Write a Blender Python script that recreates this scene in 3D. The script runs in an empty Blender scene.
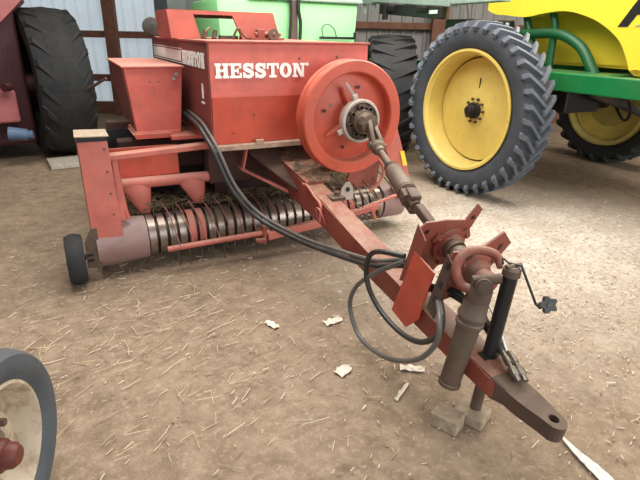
import bpy, bmesh, math, random
from mathutils import Vector, Matrix
random.seed(7)
PI = math.pi
C = bpy.context.scene.collection
sc = bpy.context.scene

# ------------------------------------------------------------------ camera frame (metres, z up)
AZ = math.radians(62.8)
EH = Vector((math.cos(AZ), math.sin(AZ), 0))
ER = Vector((math.sin(AZ), -math.cos(AZ), 0))

# ------------------------------------------------------------------ materials
def mat(name, base, rough=.6, metal=0., var=.17, vscale=6., dust=0., dustcol=(.42,.33,.24), wear=0., wearcol=(.18,.08,.05),
        wscale=9., bump=0., bscale=40., spec=.4, transl=0., coat=0., side=0.):
    m = bpy.data.materials.new(name); m.use_nodes = True
    nt = m.node_tree; N = nt.nodes; Lk = nt.links
    b = N['Principled BSDF']
    b.inputs['Roughness'].default_value = rough
    b.inputs['Metallic'].default_value = metal
    b.inputs['Specular IOR Level'].default_value = spec
    if coat: b.inputs['Coat Weight'].default_value = coat
    tc = N.new('ShaderNodeTexCoord')
    def noise(scale, det=4, rg=.6):
        n = N.new('ShaderNodeTexNoise'); n.inputs['Scale'].default_value = scale
        n.inputs['Detail'].default_value = det; n.inputs['Roughness'].default_value = rg
        Lk.new(tc.outputs['Object'], n.inputs['Vector']); return n
    def ramp(src, lo, hi):
        r = N.new('ShaderNodeMapRange'); r.inputs['From Min'].default_value = lo; r.inputs['From Max'].default_value = hi
        Lk.new(src, r.inputs['Value']); return r.outputs['Result']
    def mix(fac, a, c):
        x = N.new('ShaderNodeMix'); x.data_type = 'RGBA'
        if isinstance(fac, float): x.inputs[0].default_value = fac
        else: Lk.new(fac, x.inputs[0])
        for s, v in ((6, a), (7, c)):
            if isinstance(v, tuple): x.inputs[s].default_value = (*v, 1)
            else: Lk.new(v, x.inputs[s])
        return x.outputs[2]
    lo = tuple(c*(1-var) for c in base); hi = tuple(min(1, c*(1+var)) for c in base)
    col = mix(ramp(noise(vscale).outputs['Fac'], .3, .7), lo, hi)
    if wear:
        f = ramp(noise(wscale, 6, .7).outputs['Fac'], .66-wear*.3, .72-wear*.12)
        col = mix(f, col, wearcol)
    if dust:
        g = N.new('ShaderNodeNewGeometry'); s = N.new('ShaderNodeSeparateXYZ'); Lk.new(g.outputs['Normal'], s.inputs[0])
        up = ramp(s.outputs['Z'], .25, .95)
        n2 = ramp(noise(14, 5, .7).outputs['Fac'], .25, .62)
        mu = N.new('ShaderNodeMath'); mu.operation = 'MULTIPLY'; Lk.new(up, mu.inputs[0]); Lk.new(n2, mu.inputs[1])
        ad = N.new('ShaderNodeMath'); ad.operation = 'MULTIPLY_ADD'; ad.use_clamp = True
        Lk.new(mu.outputs[0], ad.inputs[0]); ad.inputs[1].default_value = dust
        n3 = ramp(noise(5, 6, .7).outputs['Fac'], .4, .8)
        m3 = N.new('ShaderNodeMath'); m3.operation = 'MULTIPLY'; Lk.new(n3, m3.inputs[0]); m3.inputs[1].default_value = side if side else dust*.22
        Lk.new(m3.outputs[0], ad.inputs[2])
        col = mix(ad.outputs[0], col, dustcol)
    Lk.new(col, b.inputs['Base Color'])
    if bump:
        bp = N.new('ShaderNodeBump'); bp.inputs['Strength'].default_value = bump; bp.inputs['Distance'].default_value = .01
        Lk.new(noise(bscale, 6, .65).outputs['Fac'], bp.inputs['Height']); Lk.new(bp.outputs['Normal'], b.inputs['Normal'])
    if transl:
        t = N.new('ShaderNodeBsdfTranslucent'); Lk.new(col, t.inputs['Color'])
        ms = N.new('ShaderNodeMixShader'); ms.inputs[0].default_value = transl
        Lk.new(b.outputs[0], ms.inputs[1]); Lk.new(t.outputs[0], ms.inputs[2])
        Lk.new(ms.outputs[0], N['Material Output'].inputs['Surface'])
    return m

DUST = (.36,.27,.19)
M = {}
M['red']   = mat('faded_red_paint', (.38,.075,.052), .5, dust=.75, dustcol=DUST, wear=.08, wearcol=(.25,.10,.07), side=.12)
M['redhi'] = mat('sun_faded_red_paint', (.60,.125,.095), .5, dust=.7, dustcol=DUST, wear=.05, wearcol=(.30,.12,.08), side=.10)
M['redlo'] = mat('deep_red_paint', (.52,.075,.042), .45, dust=.6, dustcol=DUST, wear=.05, wearcol=(.25,.10,.07), side=.14)
M['redfly']= mat('orange_red_paint', (.52,.085,.045), .42, dust=.5, dustcol=(.40,.27,.19), wear=.03, side=.10)
M['pink']  = mat('bleached_pink_red_paint', (.50,.135,.105), .55, dust=.6, dustcol=DUST, wear=.12, wearcol=(.30,.14,.10), side=.16)
M['rustred']=mat('rusty_red_paint', (.24,.052,.036), .6, dust=.7, dustcol=DUST, wear=.35, wearcol=(.16,.07,.045), side=.2, bump=.2)
M['beam']  = mat('dusty_red_tongue_paint', (.24,.05,.034), .5, dust=.7, dustcol=(.37,.25,.17), wear=.12, wearcol=(.17,.08,.05), side=.12, bump=.12)
M['rust']  = mat('brown_rust', (.085,.052,.038), .7, dust=.22, dustcol=DUST, wear=.3, wearcol=(.10,.05,.03), bump=.3)
M['darkrust']= mat('dark_greasy_rust', (.12,.08,.06), .55, metal=.3, dust=.35, dustcol=DUST, bump=.3)
M['tube']  = mat('dusty_brown_pto_tube', (.115,.082,.06), .5, metal=.2, dust=.2, dustcol=DUST, wear=.2, wearcol=(.12,.08,.06), bump=.15, vscale=15)
M['steel'] = mat('worn_bare_steel', (.30,.25,.22), .33, metal=.75, dust=.35, dustcol=DUST, wear=.35, wearcol=(.20,.12,.09), wscale=14)
M['alu']   = mat('pale_dusty_cast_metal', (.46,.40,.35), .55, metal=.2, dust=.3, dustcol=DUST, wear=.15, wearcol=(.3,.25,.2))
M['chrome']= mat('bright_coupler_steel', (.30,.27,.24), .3, metal=.9, dust=.2, dustcol=DUST)
M['black'] = mat('black_paint', (.012,.012,.013), .4, dust=.08, dustcol=DUST)
M['hose']  = mat('black_rubber_hose', (.018,.018,.019), .35, dust=.22, dustcol=(.30,.27,.24), side=.10)
M['hosegrey']= mat('dusty_grey_hose', (.10,.095,.085), .38, dust=.25, dustcol=(.34,.30,.26), side=.15)
M['rubber']= mat('weathered_tyre_rubber', (.04,.047,.058), .75, dust=.35, dustcol=(.22,.20,.19), side=.16, bump=.1)
M['rubberdk']= mat('dark_tyre_rubber', (.018,.019,.021), .8, dust=.12, dustcol=(.16,.14,.12), side=.12)
M['rubbersm']= mat('smooth_old_tyre_rubber', (.06,.072,.085), .65, dust=.2, dustcol=(.25,.2,.16), side=.12, bump=.08)
M['yellow']= mat('yellow_wheel_paint', (.66,.50,.12), .42, var=.08, dust=.25, dustcol=(.45,.38,.25), wear=.02, side=.12)
M['tankyel']= mat('yellow_plastic_tank', (.80,.62,.045), .38, var=.05, vscale=2)
M['green'] = mat('green_machine_paint', (.006,.16,.045), .32, var=.06, dust=.1, dustcol=DUST, coat=.3)
M['palegreen'] = mat('pale_green_plastic', (.42,.92,.42), .5, var=.05, vscale=2, transl=.25)
M['greygreen'] = mat('grey_green_dusty_steel', (.30,.40,.34), .5, dust=.4, dustcol=(.4,.4,.36))
M['greydark'] = mat('dull_grey_green_steel', (.10,.115,.10), .6)
M['white'] = mat('white_decal', (.90,.87,.82), .5, var=.05)
M['cream'] = mat('cream_wheel_paint', (.52,.44,.33), .5, dust=.2, dustcol=(.40,.31,.22), wear=.6, wearcol=(.30,.21,.14), wscale=10, side=.35)
M['hubred']= mat('rusty_red_hub', (.12,.03,.022), .5, wear=.2, bump=.2)
M['yeldecal']= mat('yellow_warning_decal', (.85,.62,.05), .5)
M['wood']  = mat('weathered_wood_block', (.34,.27,.19), .85, var=.25, vscale=30, dust=.3, dustcol=DUST, bump=.4)
M['plank'] = mat('grey_plank', (.45,.40,.33), .85, var=.2, vscale=20, bump=.3)
M['paper'] = mat('pale_husk', (.76,.68,.56), .8, var=.2, vscale=30)
M['strap'] = mat('frayed_white_strap', (.62,.60,.57), .8, var=.2, vscale=40)
M['hay']   = mat('old_hay', (.16,.12,.07), .95, var=.4, vscale=40)
M['lamp']  = mat('grey_lamp_body', (.05,.045,.04), .5, dust=.3)
M['lens']  = mat('dull_lamp_lens', (.05,.045,.04), .25)
M['blue']  = mat('blue_paint', (.10,.16,.26), .5)
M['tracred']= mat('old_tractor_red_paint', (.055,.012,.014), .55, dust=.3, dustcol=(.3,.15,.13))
M['tracpink']= mat('bleached_tractor_paint', (.40,.13,.13), .55)
M['purlin']= mat('brown_red_timber', (.19,.085,.055), .8, var=.25, vscale=8)
M['sheet'] = mat('translucent_white_sheet', (.78,.86,.90), .5, var=.05, vscale=1.2, transl=.55)
M['sheetgrey']= mat('grey_metal_sheet', (.30,.285,.27), .55, var=.06, vscale=1.2)
M['wallin']= mat('barn_side_sheet', (.34,.31,.28), .7)
M['roof']  = mat('barn_roof_sheet', (.50,.48,.45), .7)
M['drum']  = mat('dusty_pink_drum_paint', (.28,.17,.155), .5, dust=.5, dustcol=(.33,.28,.25), wear=.3, wearcol=(.28,.22,.20), side=.3)
M['tread'] = mat('dusty_tread_rubber', (.085,.10,.125), .75, dust=.3, dustcol=(.26,.26,.27), side=.2)
M['sideshade'] = mat('shaded_side_red_paint', (.19,.04,.032), .55, dust=.5, dustcol=DUST, wear=.1, wearcol=(.12,.05,.035), side=.08)  # red with the shade of the left-facing sides in its colour
M['dusty'] = mat('dust_caked_red_steel', (.38,.25,.18), .85, var=.3, vscale=14, dust=.5, dustcol=(.50,.39,.28), bump=.2)
M['greenshade'] = mat('shaded_green_tube_paint', (.008,.085,.03), .4, var=.06, dust=.1, dustcol=DUST)  # hoop green darkened for the shade under the tank
M['dimyel']= mat('shaded_dusty_yellow_paint', (.45,.36,.09), .5, dust=.3, side=.2)  # dusty dish yellow, dimmed for the shade at the far wheel
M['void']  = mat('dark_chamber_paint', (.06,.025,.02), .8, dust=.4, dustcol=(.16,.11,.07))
M['refl']  = mat('pale_reflector', (.70,.85,.72), .3)
M['greenknob']= mat('grey_plastic_knob', (.025,.03,.032), .45, dust=.2)

def ground_mat():
    m = bpy.data.materials.new('dirt_and_chaff'); m.use_nodes = True
    nt = m.node_tree; N = nt.nodes; Lk = nt.links; b = N['Principled BSDF']
    b.inputs['Roughness'].default_value = .95; b.inputs['Specular IOR Level'].default_value = .15
    tc = N.new('ShaderNodeTexCoord')
    def noise(s, d=5, r=.6, dist=0):
        n = N.new('ShaderNodeTexNoise'); n.inputs['Scale'].default_value = s; n.inputs['Detail'].default_value = d
        n.inputs['Roughness'].default_value = r; n.inputs['Distortion'].default_value = dist
        Lk.new(tc.outputs['Object'], n.inputs['Vector']); return n.outputs['Fac']
    def rng(src, a, c, o0=0., o1=1.):
        r = N.new('ShaderNodeMapRange'); r.inputs[1].default_value = a; r.inputs[2].default_value = c
        r.inputs[3].default_value = o0; r.inputs[4].default_value = o1
        Lk.new(src, r.inputs[0]); return r.outputs[0]
    def mth(op, a, c):
        x = N.new('ShaderNodeMath'); x.operation = op; x.use_clamp = True
        for i, v in enumerate((a, c)):
            if isinstance(v, float): x.inputs[i].default_value = v
            else: Lk.new(v, x.inputs[i])
        return x.outputs[0]
    def mix(f, a, c):
        x = N.new('ShaderNodeMix'); x.data_type = 'RGBA'; Lk.new(f, x.inputs[0])
        for s, v in ((6, a), (7, c)):
            if isinstance(v, tuple): x.inputs[s].default_value = (*v, 1)
            else: Lk.new(v, x.inputs[s])
        return x.outputs[2]
    col = mix(rng(noise(1.3, 4), .35, .68), (.180,.128,.085), (.265,.193,.130))
    col = mix(rng(noise(9, 6, .7), .35, .75), col, (.385,.290,.205))
    col = mix(mth('MULTIPLY', rng(noise(30, 6, .75), .52, .70), .6), col, (.52,.41,.29))
    col = mix(mth('MULTIPLY', rng(noise(.9, 5, .65, .6), .50, .66), .55), col, (.185,.130,.090))
    col = mix(mth('MULTIPLY', rng(noise(5.5, 6, .75, .3), .54, .68), .5), col, (.17,.12,.082))
    # pale trampled chaff right of the tongue, with a pool of light painted in
    def blob(cx, cy, sx, sy):
        vm = N.new('ShaderNodeVectorMath'); vm.operation = 'SUBTRACT'; vm.inputs[1].default_value = (cx, cy, 0)
        Lk.new(tc.outputs['Object'], vm.inputs[0])
        v2 = N.new('ShaderNodeVectorMath'); v2.operation = 'MULTIPLY'; v2.inputs[1].default_value = (1/sx, 1/sy, 0)
        Lk.new(vm.outputs[0], v2.inputs[0]); ln = N.new('ShaderNodeVectorMath'); ln.operation = 'LENGTH'
        Lk.new(v2.outputs[0], ln.inputs[0]); return ln.outputs['Value']
    f = rng(blob(3.5, 2.9, 2.1, 2.0), .25, 1.15, 1., 0.)
    f = mth('MULTIPLY', f, rng(noise(2.2, 6, .7), .25, .6, .25, 1.))
    f = mth('MULTIPLY', f, rng(noise(22, 6, .8), .34, .56, .15, 1.))
    col = mix(f, col, (.60,.545,.475))
    col = mix(mth('MULTIPLY', rng(noise(70, 3, .6), .60, .70), .55), col, (.17,.12,.08))
    Lk.new(col, b.inputs['Base Color'])
    bp = N.new('ShaderNodeBump'); bp.inputs['Strength'].default_value = .8; bp.inputs['Distance'].default_value = .02
    a = mth('ADD', mth('MULTIPLY', noise(12, 6, .7), .6), mth('MULTIPLY', noise(55, 5, .7), .4))
    Lk.new(a, bp.inputs['Height']); Lk.new(bp.outputs[0], b.inputs['Normal'])
    return m
M['ground'] = ground_mat()
M['straw1'] = mat('golden_straw', (.56,.44,.27), .7, var=.35, vscale=9); M['straw2'] = mat('pale_straw', (.68,.58,.44), .7, var=.2)
M['straw3'] = mat('brown_straw', (.38,.28,.18), .8, var=.2)


# ------------------------------------------------------------------ mesh helpers
V = Vector
def newbm(): return bmesh.new()
def obj(name, bm, m, parent=None, smooth=False, loc=None, label=None):
    me = bpy.data.meshes.new(name)
    bmesh.ops.recalc_face_normals(bm, faces=bm.faces[:])
    bm.to_mesh(me); bm.free()
    if isinstance(m, (list, tuple)):
        for k in m: me.materials.append(M[k])
    else: me.materials.append(M[m])
    if smooth:
        for p in me.polygons: p.use_smooth = True
        try:
            me.set_sharp_from_angle(angle=math.radians(38))
        except Exception: pass
    o = bpy.data.objects.new(name, me); C.objects.link(o)
    if parent is not None: o.parent = parent
    if loc is not None: o.location = loc
    if label: o['label'] = label
    return o
def thing(name, label, cat, group=None, loc=(0,0,0)):
    o = bpy.data.objects.new(name, None); C.objects.link(o); o.empty_display_size = .2
    o.location = loc; o['label'] = label; o['category'] = cat
    if group: o['group'] = group
    return o
def tag(o, label, cat, group=None, kind=None):
    o['label'] = label; o['category'] = cat
    if group: o['group'] = group
    if kind: o['kind'] = kind
    return o
def struct(name, bm, m, label=None, **k):
    o = obj(name, bm, m, **k); o['kind'] = 'structure'; o['label'] = label or name.replace('_', ' '); o['category'] = name.split('_')[0]
    return o

def hexa(bm, pts, bev=0.):
    vs = [bm.verts.new(p) for p in pts]
    fs = [bm.faces.new([vs[i] for i in f]) for f in ((0,1,2,3),(7,6,5,4),(0,4,5,1),(1,5,6,2),(2,6,7,3),(3,7,4,0))]
    if bev:
        es = set(e for f in fs for e in f.edges)
        bmesh.ops.bevel(bm, geom=list(es), offset=bev, segments=2, affect='EDGES', profile=.5)
def box(bm, x0, x1, y0, y1, z0, z1, bev=0.):
    hexa(bm, [(x0,y0,z0),(x1,y0,z0),(x1,y1,z0),(x0,y1,z0),(x0,y0,z1),(x1,y0,z1),(x1,y1,z1),(x0,y1,z1)], bev)
def obox(bm, c, ax, ay, az, sx, sy, sz, bev=0.):
    c, ax, ay, az = V(c), V(ax).normalized()*sx/2, V(ay).normalized()*sy/2, V(az).normalized()*sz/2
    hexa(bm, [c-ax-ay-az, c+ax-ay-az, c+ax+ay-az, c-ax+ay-az, c-ax-ay+az, c+ax-ay+az, c+ax+ay+az, c-ax+ay+az], bev)
def frame_for(d):
    d = d.normalized(); a = V((0,0,1)) if abs(d.z) < .9 else V((1,0,0))
    u = d.cross(a).normalized(); return u, d.cross(u).normalized()
def bar(bm, a, b, w, h=None, bev=0., up=None):
    a, b = V(a), V(b); d = b-a
    u = V(up) if up else V((0,0,1)) if abs(d.normalized().z) < .95 else V((0,1,0))
    s = d.cross(u).normalized(); u = s.cross(d).normalized()
    obox(bm, (a+b)/2, d, s, u, d.length, w, h or w, bev)
def cyl(bm, a, b, r, r2=None, n=20, caps=True):
    a, b = V(a), V(b); r2 = r if r2 is None else r2
    u, w = frame_for(b-a)
    A = [bm.verts.new(a+(u*math.cos(2*PI*i/n)+w*math.sin(2*PI*i/n))*r) for i in range(n)]
    B = [bm.verts.new(b+(u*math.cos(2*PI*i/n)+w*math.sin(2*PI*i/n))*r2) for i in range(n)]
    for i in range(n): bm.faces.new((A[i], A[(i+1)%n], B[(i+1)%n], B[i]))
    if caps: bm.faces.new(A[::-1]); bm.faces.new(B)
def spline(pts, k=6):
    P = [V(p) for p in pts]; out = []
    Q = [P[0]*2-P[1]] + P + [P[-1]*2-P[-2]]
    for i in range(1, len(Q)-2):
        a, b, c, d = Q[i-1:i+3]
        for j in range(k):
            t = j/k
            out.append(.5*((2*b)+(c-a)*t+(2*a-5*b+4*c-d)*t*t+(3*b-a-3*c+d)*t**3))
    out.append(P[-1]); return out
def tube(bm, pts, r, n=8, k=6, sp=True):
    P = spline(pts, k) if sp else [V(p) for p in pts]
    u = None; rings = []
    for i, p in enumerate(P):
        d = (P[min(i+1, len(P)-1)]-P[max(i-1, 0)]).normalized()
        if u is None: u, w = frame_for(d)
        else:
            u = (u-d*u.dot(d)).normalized(); w = d.cross(u)
        rr = r(i/(len(P)-1)) if callable(r) else r
        rings.append([bm.verts.new(p+(u*math.cos(2*PI*j/n)+w*math.sin(2*PI*j/n))*rr) for j in range(n)])
    for A, B in zip(rings, rings[1:]):
        for j in range(n): bm.faces.new((A[j], A[(j+1)%n], B[(j+1)%n], B[j]))
    bm.faces.new(rings[0][::-1]); bm.faces.new(rings[-1])
def lathe(bm, c, axis, prof, n=48, closed=False):
    """prof: list of (distance along axis, radius)"""
    c = V(c); ax = V(axis).normalized(); u, w = frame_for(ax); rings = []
    for t, r in prof:
        if r < 1e-5: rings.append([bm.verts.new(c+ax*t)])
        else: rings.append([bm.verts.new(c+ax*t+(u*math.cos(2*PI*i/n)+w*math.sin(2*PI*i/n))*r) for i in range(n)])
    prs = list(zip(rings, rings[1:]))
    if closed: prs.append((rings[-1], rings[0]))
    for A, B in prs:
        for i in range(n):
            j = (i+1) % n
            if len(A) == 1 and len(B) == 1: continue
            if len(A) == 1: bm.faces.new((A[0], B[j], B[i]))
            elif len(B) == 1: bm.faces.new((A[i], A[j], B[0]))
            else: bm.faces.new((A[i], A[j], B[j], B[i]))
def prism(bm, pts2, o, u, v, w, th):
    """polygon pts2 in plane (u, v) at o, thickness th along w"""
    o, u, v, w = V(o), V(u), V(v), V(w)
    A = [bm.verts.new(o+u*x+v*y) for x, y in pts2]; B = [bm.verts.new(o+u*x+v*y+w*th) for x, y in pts2]
    n = len(A)
    bm.faces.new(A[::-1]); bm.faces.new(B)
    for i in range(n): bm.faces.new((A[i], A[(i+1)%n], B[(i+1)%n], B[i]))
def strip(bm, pts, w, nrm, th):
    """flat ribbon along 3D points; width along given side vectors"""
    pass
def sphere(bm, c, r, sx=1, sy=1, sz=1, n=14):
    bmesh.ops.create_uvsphere(bm, u_segments=n, v_segments=n//2+1, radius=r, matrix=Matrix.Translation(V(c)) @ Matrix.Diagonal((sx, sy, sz, 1)))
def bolt(bm, p, ax, r=.011, h=.012):
    p = V(p); ax = V(ax).normalized(); cyl(bm, p, p+ax*h, r, n=6)

# ---- tyres: c centre, ax = unit outward axis (towards the outer face)
def tyre(bm, c, ax, R, rim, W, crown=0., n=72):
    """carcass of revolution, open at the rim"""
    h = W/2; sw = R-rim
    prof = [(h*.62, rim-.005), (h*.80, rim+.02), (h*.97, rim+sw*.35), (h*1.0, rim+sw*.58), (h*.95, rim+sw*.82), (h*.80, R-.012-crown),
            (h*.4, R-.002-crown*.3), (0, R), (-h*.4, R-.002-crown*.3), (-h*.80, R-.012-crown), (-h*.95, rim+sw*.82), (-h*1.0, rim+sw*.58), (-h*.97, rim+sw*.35), (-h*.80, rim+.02), (-h*.62, rim-.005)]
    lathe(bm, c, ax, prof, n, closed=True)
def lugs(bm, c, ax, R, W, n, hgt=.035, wid=.05, sweep=.20, over=.10):
    c = V(c); ax = V(ax).normalized(); u, w = frame_for(ax); h = W/2
    def pt(t, th, r): return c+ax*t+(u*math.cos(th)+w*math.sin(th))*r
    for s in (1, -1):
        for i in range(n):
            th0 = 2*PI*(i+(.5 if s < 0 else 0))/n
            path = []
            for k in range(6):
                q = k/5
                path.append((s*h*(-.04+1.0*q), th0+sweep*(q**1.15), R-.012*q*q))
            path.append((s*h*1.03, th0+sweep*1.06, R-over*.45))
            path.append((s*h*1.03, th0+sweep*1.10, R-over))
            rings = []
            for k, (t, th, r) in enumerate(path):
                hw = wid/2/R*(1.0 if k < 5 else 1.15)
                hh = hgt if k < 6 else (.022 if k < 7 else .004)
                if k < 6:
                    rings.append([pt(t, th-hw, r-.02), pt(t, th+hw, r-.02), pt(t, th+hw*.8, r+hh), pt(t, th-hw*.8, r+hh)])
                else:
                    rings.append([pt(t-s*.03, th-hw, r-.004), pt(t-s*.03, th+hw, r-.004), pt(t+s*hh, th+hw*.85, r+.004), pt(t+s*hh, th-hw*.85, r+.004)])
            vs = [[bm.verts.new(p) for p in rg] for rg in rings]
            for A, B in zip(vs, vs[1:]):
                for j in range(4): bm.faces.new((A[j], A[(j+1)%4], B[(j+1)%4], B[j]))
            bm.faces.new(vs[0][::-1]); bm.faces.new(vs[-1])

ARCH = [ (5.331,2.116), (5.272,1.999), (5.102,1.926), (4.951,1.912), (4.619,1.884), (4.343,1.920), (4.085,1.934), (3.854,1.890), (3.640,1.812), (3.421,1.674), (3.298,1.522), (3.197,1.334) ]
HOOP = [ (4.749,1.712), (4.551,1.703), (4.339,1.715), (4.146,1.696), (3.963,1.627), (3.828,1.531), (3.653,1.309) ]
POST1 = [ (4.724,1.943), (4.662,1.801), (4.580,1.637), (4.455,1.284) ]
POST2 = [ (4.336,1.933), (4.270,1.768), (4.268,1.589), (4.255,1.298) ]
# ------------------------------------------------------------------ lettering
def glyph(ch):
    R = lambda x0,x1,y0,y1: [(x0,y0),(x1,y0),(x1,y1),(x0,y1)]
    if ch == 'H': return [R(.08,.38,0,1),R(.62,.92,0,1),R(0,.46,0,.17),R(.54,1,0,.17),R(0,.46,.83,1),R(.54,1,.83,1),R(.3,.7,.42,.59)]
    if ch == 'E': return [R(.10,.36,0,1),R(0,.88,0,.17),R(0,.86,.83,1),R(.3,.62,.42,.58),R(.54,.66,.32,.68),R(.72,.88,.0,.36),R(.70,.86,.66,1)]
    if ch == 'T': return [R(.34,.60,0,1),R(.18,.76,0,.17),R(0,.94,.83,1),R(0,.15,.60,1),R(.79,.94,.60,1)]
    if ch == 'N': return [R(.10,.30,0,1),R(.76,.94,0,1),R(0,.42,0,.15),R(.62,1.06,.85,1),R(0,.3,.85,1),[(.10,1),(.42,1),(.94,0),(.66,0)]]
    if ch == 'O':
        out = []
        n = 28
        for i in range(n):
            a, b = 2*PI*i/n, 2*PI*(i+1)/n
            out.append([(.48+.17*math.cos(a),.5+.32*math.sin(a)),(.48+.48*math.cos(a),.5+.52*math.sin(a)),
                        (.48+.48*math.cos(b),.5+.52*math.sin(b)),(.48+.17*math.cos(b),.5+.32*math.sin(b))])
        return out
    if ch == 'S':
        P = [V((x,y,0)) for x,y in [(.74,.70),(.62,.86),(.42,.90),(.22,.84),(.17,.70),(.27,.58),(.45,.50),(.63,.42),(.72,.28),(.64,.15),(.44,.09),(.24,.13),(.13,.30)]]
        S = spline(P, 4); out = []
        for i in range(len(S)-1):
            d0 = (S[min(i+1,len(S)-1)]-S[max(i-1,0)]).normalized(); d1 = (S[min(i+2,len(S)-1)]-S[i]).normalized()
            f = lambda t: .100+.045*math.sin(PI*t)
            w0, w1 = f(i/len(S)), f((i+1)/len(S))
            n0, n1 = V((-d0.y,d0.x,0))*w0, V((-d1.y,d1.x,0))*w1
            a, b, c2, d = S[i]-n0, S[i+1]-n1, S[i+1]+n1, S[i]+n0
            out.append([(a.x,a.y),(b.x,b.y),(c2.x,c2.y),(d.x,d.y)])
        return out+[R(.68,.82,.60,1), R(.03,.17,0,.40)]
    if ch == 'A': return [[(0,0),(.22,0),(.80,1),(.55,1)],[(.62,0),(.85,0),(.80,1),(.62,1)],[(.2,.25),(.75,.25),(.75,.4),(.28,.4)]]
WID = {'H':1.0,'E':.88,'S':.86,'T':.94,'O':.97,'N':1.06,'A':.9}
def word(bm, text, o, u, v, w, width, height, th=.003):
    tot = sum(WID[c] for c in text)+.06*(len(text)-1); k = width/tot; x = 0
    for ch in text:
        for q, poly in enumerate(glyph(ch)):
            prism(bm, [((x+a)*k, b*height) for a, b in poly], o, u, v, w, th+(q % 7)*.0003)
        x += WID[ch]+.06

# =================================================================== SETTING
bm = newbm()
n = 60
g = [[None]*(n+1) for _ in range(n+1)]
for i in range(n+1):
    for j in range(n+1):
        x, y = -12+28*i/n, -8+28*j/n
        g[i][j] = bm.verts.new((x, y, 0))
for i in range(n):
    for j in range(n): bm.faces.new((g[i][j], g[i+1][j], g[i+1][j+1], g[i][j+1]))
struct('floor', bm, 'ground', 'brown dirt floor with pale chaff and a painted pool of light')

def WP(t, d, z): return EH*d+ER*t+V((0,0,z))
def corrug(bm, t0, t1, d, z0, z1, pitch=.23, dep=.03):
    prev = None; t = t0
    prof = [(0,0),(.07,0),(.095,dep),(.135,dep),(.16,0)]
    pts = []
    while t < t1:
        for a, dd in prof:
            if t+a < t1: pts.append((t+a, d-dd))
        t += pitch
    pts.append((t1, d))
    A = [bm.verts.new(WP(a, b, z0)) for a, b in pts]; B = [bm.verts.new(WP(a, b, z1)) for a, b in pts]
    for i in range(len(pts)-1): bm.faces.new((A[i], A[i+1], B[i+1], B[i]))
DW = 11.0
bm = newbm(); corrug(bm, -9, -2.9, DW, .22, 4.3); struct('wall_back_left', bm, 'sheet', 'bright white corrugated sheets of the back wall')
bm = newbm(); corrug(bm, -2.9, 12, DW, .22, 4.3); struct('wall_back_right', bm, 'sheetgrey', 'grey corrugated sheets of the back wall')
def wallbar(bm, t0, t1, z0, z1, d0=DW-.17, d1=DW-.035):
    hexa(bm, [WP(t0,d0,z0),WP(t1,d0,z0),WP(t1,d1,z0),WP(t0,d1,z0),WP(t0,d0,z1),WP(t1,d0,z1),WP(t1,d1,z1),WP(t0,d1,z1)])
for k, (t0, t1, w) in enumerate([(-4.36,-4.13,0),(-3.3,-3.1,0),(2.12,2.42,0),(-7.2,-7.0,0),(6.6,6.85,0)]):
    bm = newbm(); wallbar(bm, t0, t1, 0, 4.3, DW-.33, DW-.18); struct('trim_%d' % (k+1), bm, 'purlin', 'brown timber wall post')
for k, (z0, z1, t0, t1) in enumerate([(1.50,1.63,-9,-2.9),(.66,.79,-9,-2.9),(0,.24,-9,12),(1.78,1.90,-2.9,12),(2.6,2.72,-9,12),(.75,.87,-2.9,12)]):
    bm = newbm(); wallbar(bm, t0, t1, z0, z1, DW-.175, DW-.035); struct('trim_%d' % (k+6), bm, 'purlin', 'brown timber wall girt')
def quadwall(name, a, b, z0, z1, m, th=.06):
    bm = newbm(); a, b = V(a), V(b); d = (b-a).normalized(); s = V((-d.y, d.x, 0))*th
    hexa(bm, [a+V((0,0,z0)), b+V((0,0,z0)), b+s+V((0,0,z0)), a+s+V((0,0,z0)), a+V((0,0,z1)), b+V((0,0,z1)), b+s+V((0,0,z1)), a+s+V((0,0,z1))])
    return struct(name, bm, m)
quadwall('wall_left', WP(-9,DW,0), WP(-9,-1.5,0), 0, 4.3, 'wallin')
quadwall('wall_right', WP(12,3.5,0), WP(12,DW,0), 0, 4.3, 'wallin')
quadwall('wall_front_light_block', WP(-9,-1.5,0), WP(-3.5,-1.5,0), 0, 4.3, 'wallin')  # unseen wall, added to block light from the front left
bm = newbm()
hexa(bm, [WP(-9.2,-1.5,4.3),WP(12.2,-1.5,4.3),WP(12.2,DW+.2,4.3),WP(-9.2,DW+.2,4.3),WP(-9.2,-1.5,4.4),WP(12.2,-1.5,4.4),WP(12.2,DW+.2,4.4),WP(-9.2,DW+.2,4.4)])
struct('ceiling', bm, 'roof')

# =================================================================== HAY BALER
baler = thing('hay_baler', 'old red hay baler with long tongue, big flywheel and white lettering', 'hay baler', loc=(1.5, 3.9, 0))
def P_(name, bm, m, parent=None, smooth=False, label=None):
    """part of the baler: geometry is written in place, the parent sits at the baler's base"""
    o = obj(name, bm, m, parent or baler, smooth, label=label)
    if parent is None: o.location = -baler.location
    return o

# ---- hood
bm = newbm()
x0, x1 = .905, 2.115
prof = [(3.42,.92),(3.385,1.25),(3.40,1.595),(5.45,1.60),(5.45,.95)]
prism(bm, prof, (x0,0,0), (0,1,0), (0,0,1), (1,0,0), x1-x0)
bmesh.ops.bevel(bm, geom=bm.edges[:], offset=.006, segments=1, affect='EDGES')
hood = P_('hood', bm, 'redhi')
bm = newbm()   # lower front sheet, deeper red for the shade of its inward tilt
prism(bm, [(3.417,.925),(3.384,1.245),(3.374,1.245),(3.407,.925)], (x0+.003,0,0), (0,1,0), (0,0,1), (1,0,0), x1-x0-.006)
P_('lower_front_sheet', bm, 'redlo', label='lower front sheet, shade of its tilt in the deeper red')
bm = newbm()   # side sheet, red darkened for the side turned from the light
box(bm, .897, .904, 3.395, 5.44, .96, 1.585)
P_('side_panel', bm, 'sideshade', label='weathered side panel, painted darker for shade')
bm = newbm()
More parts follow.
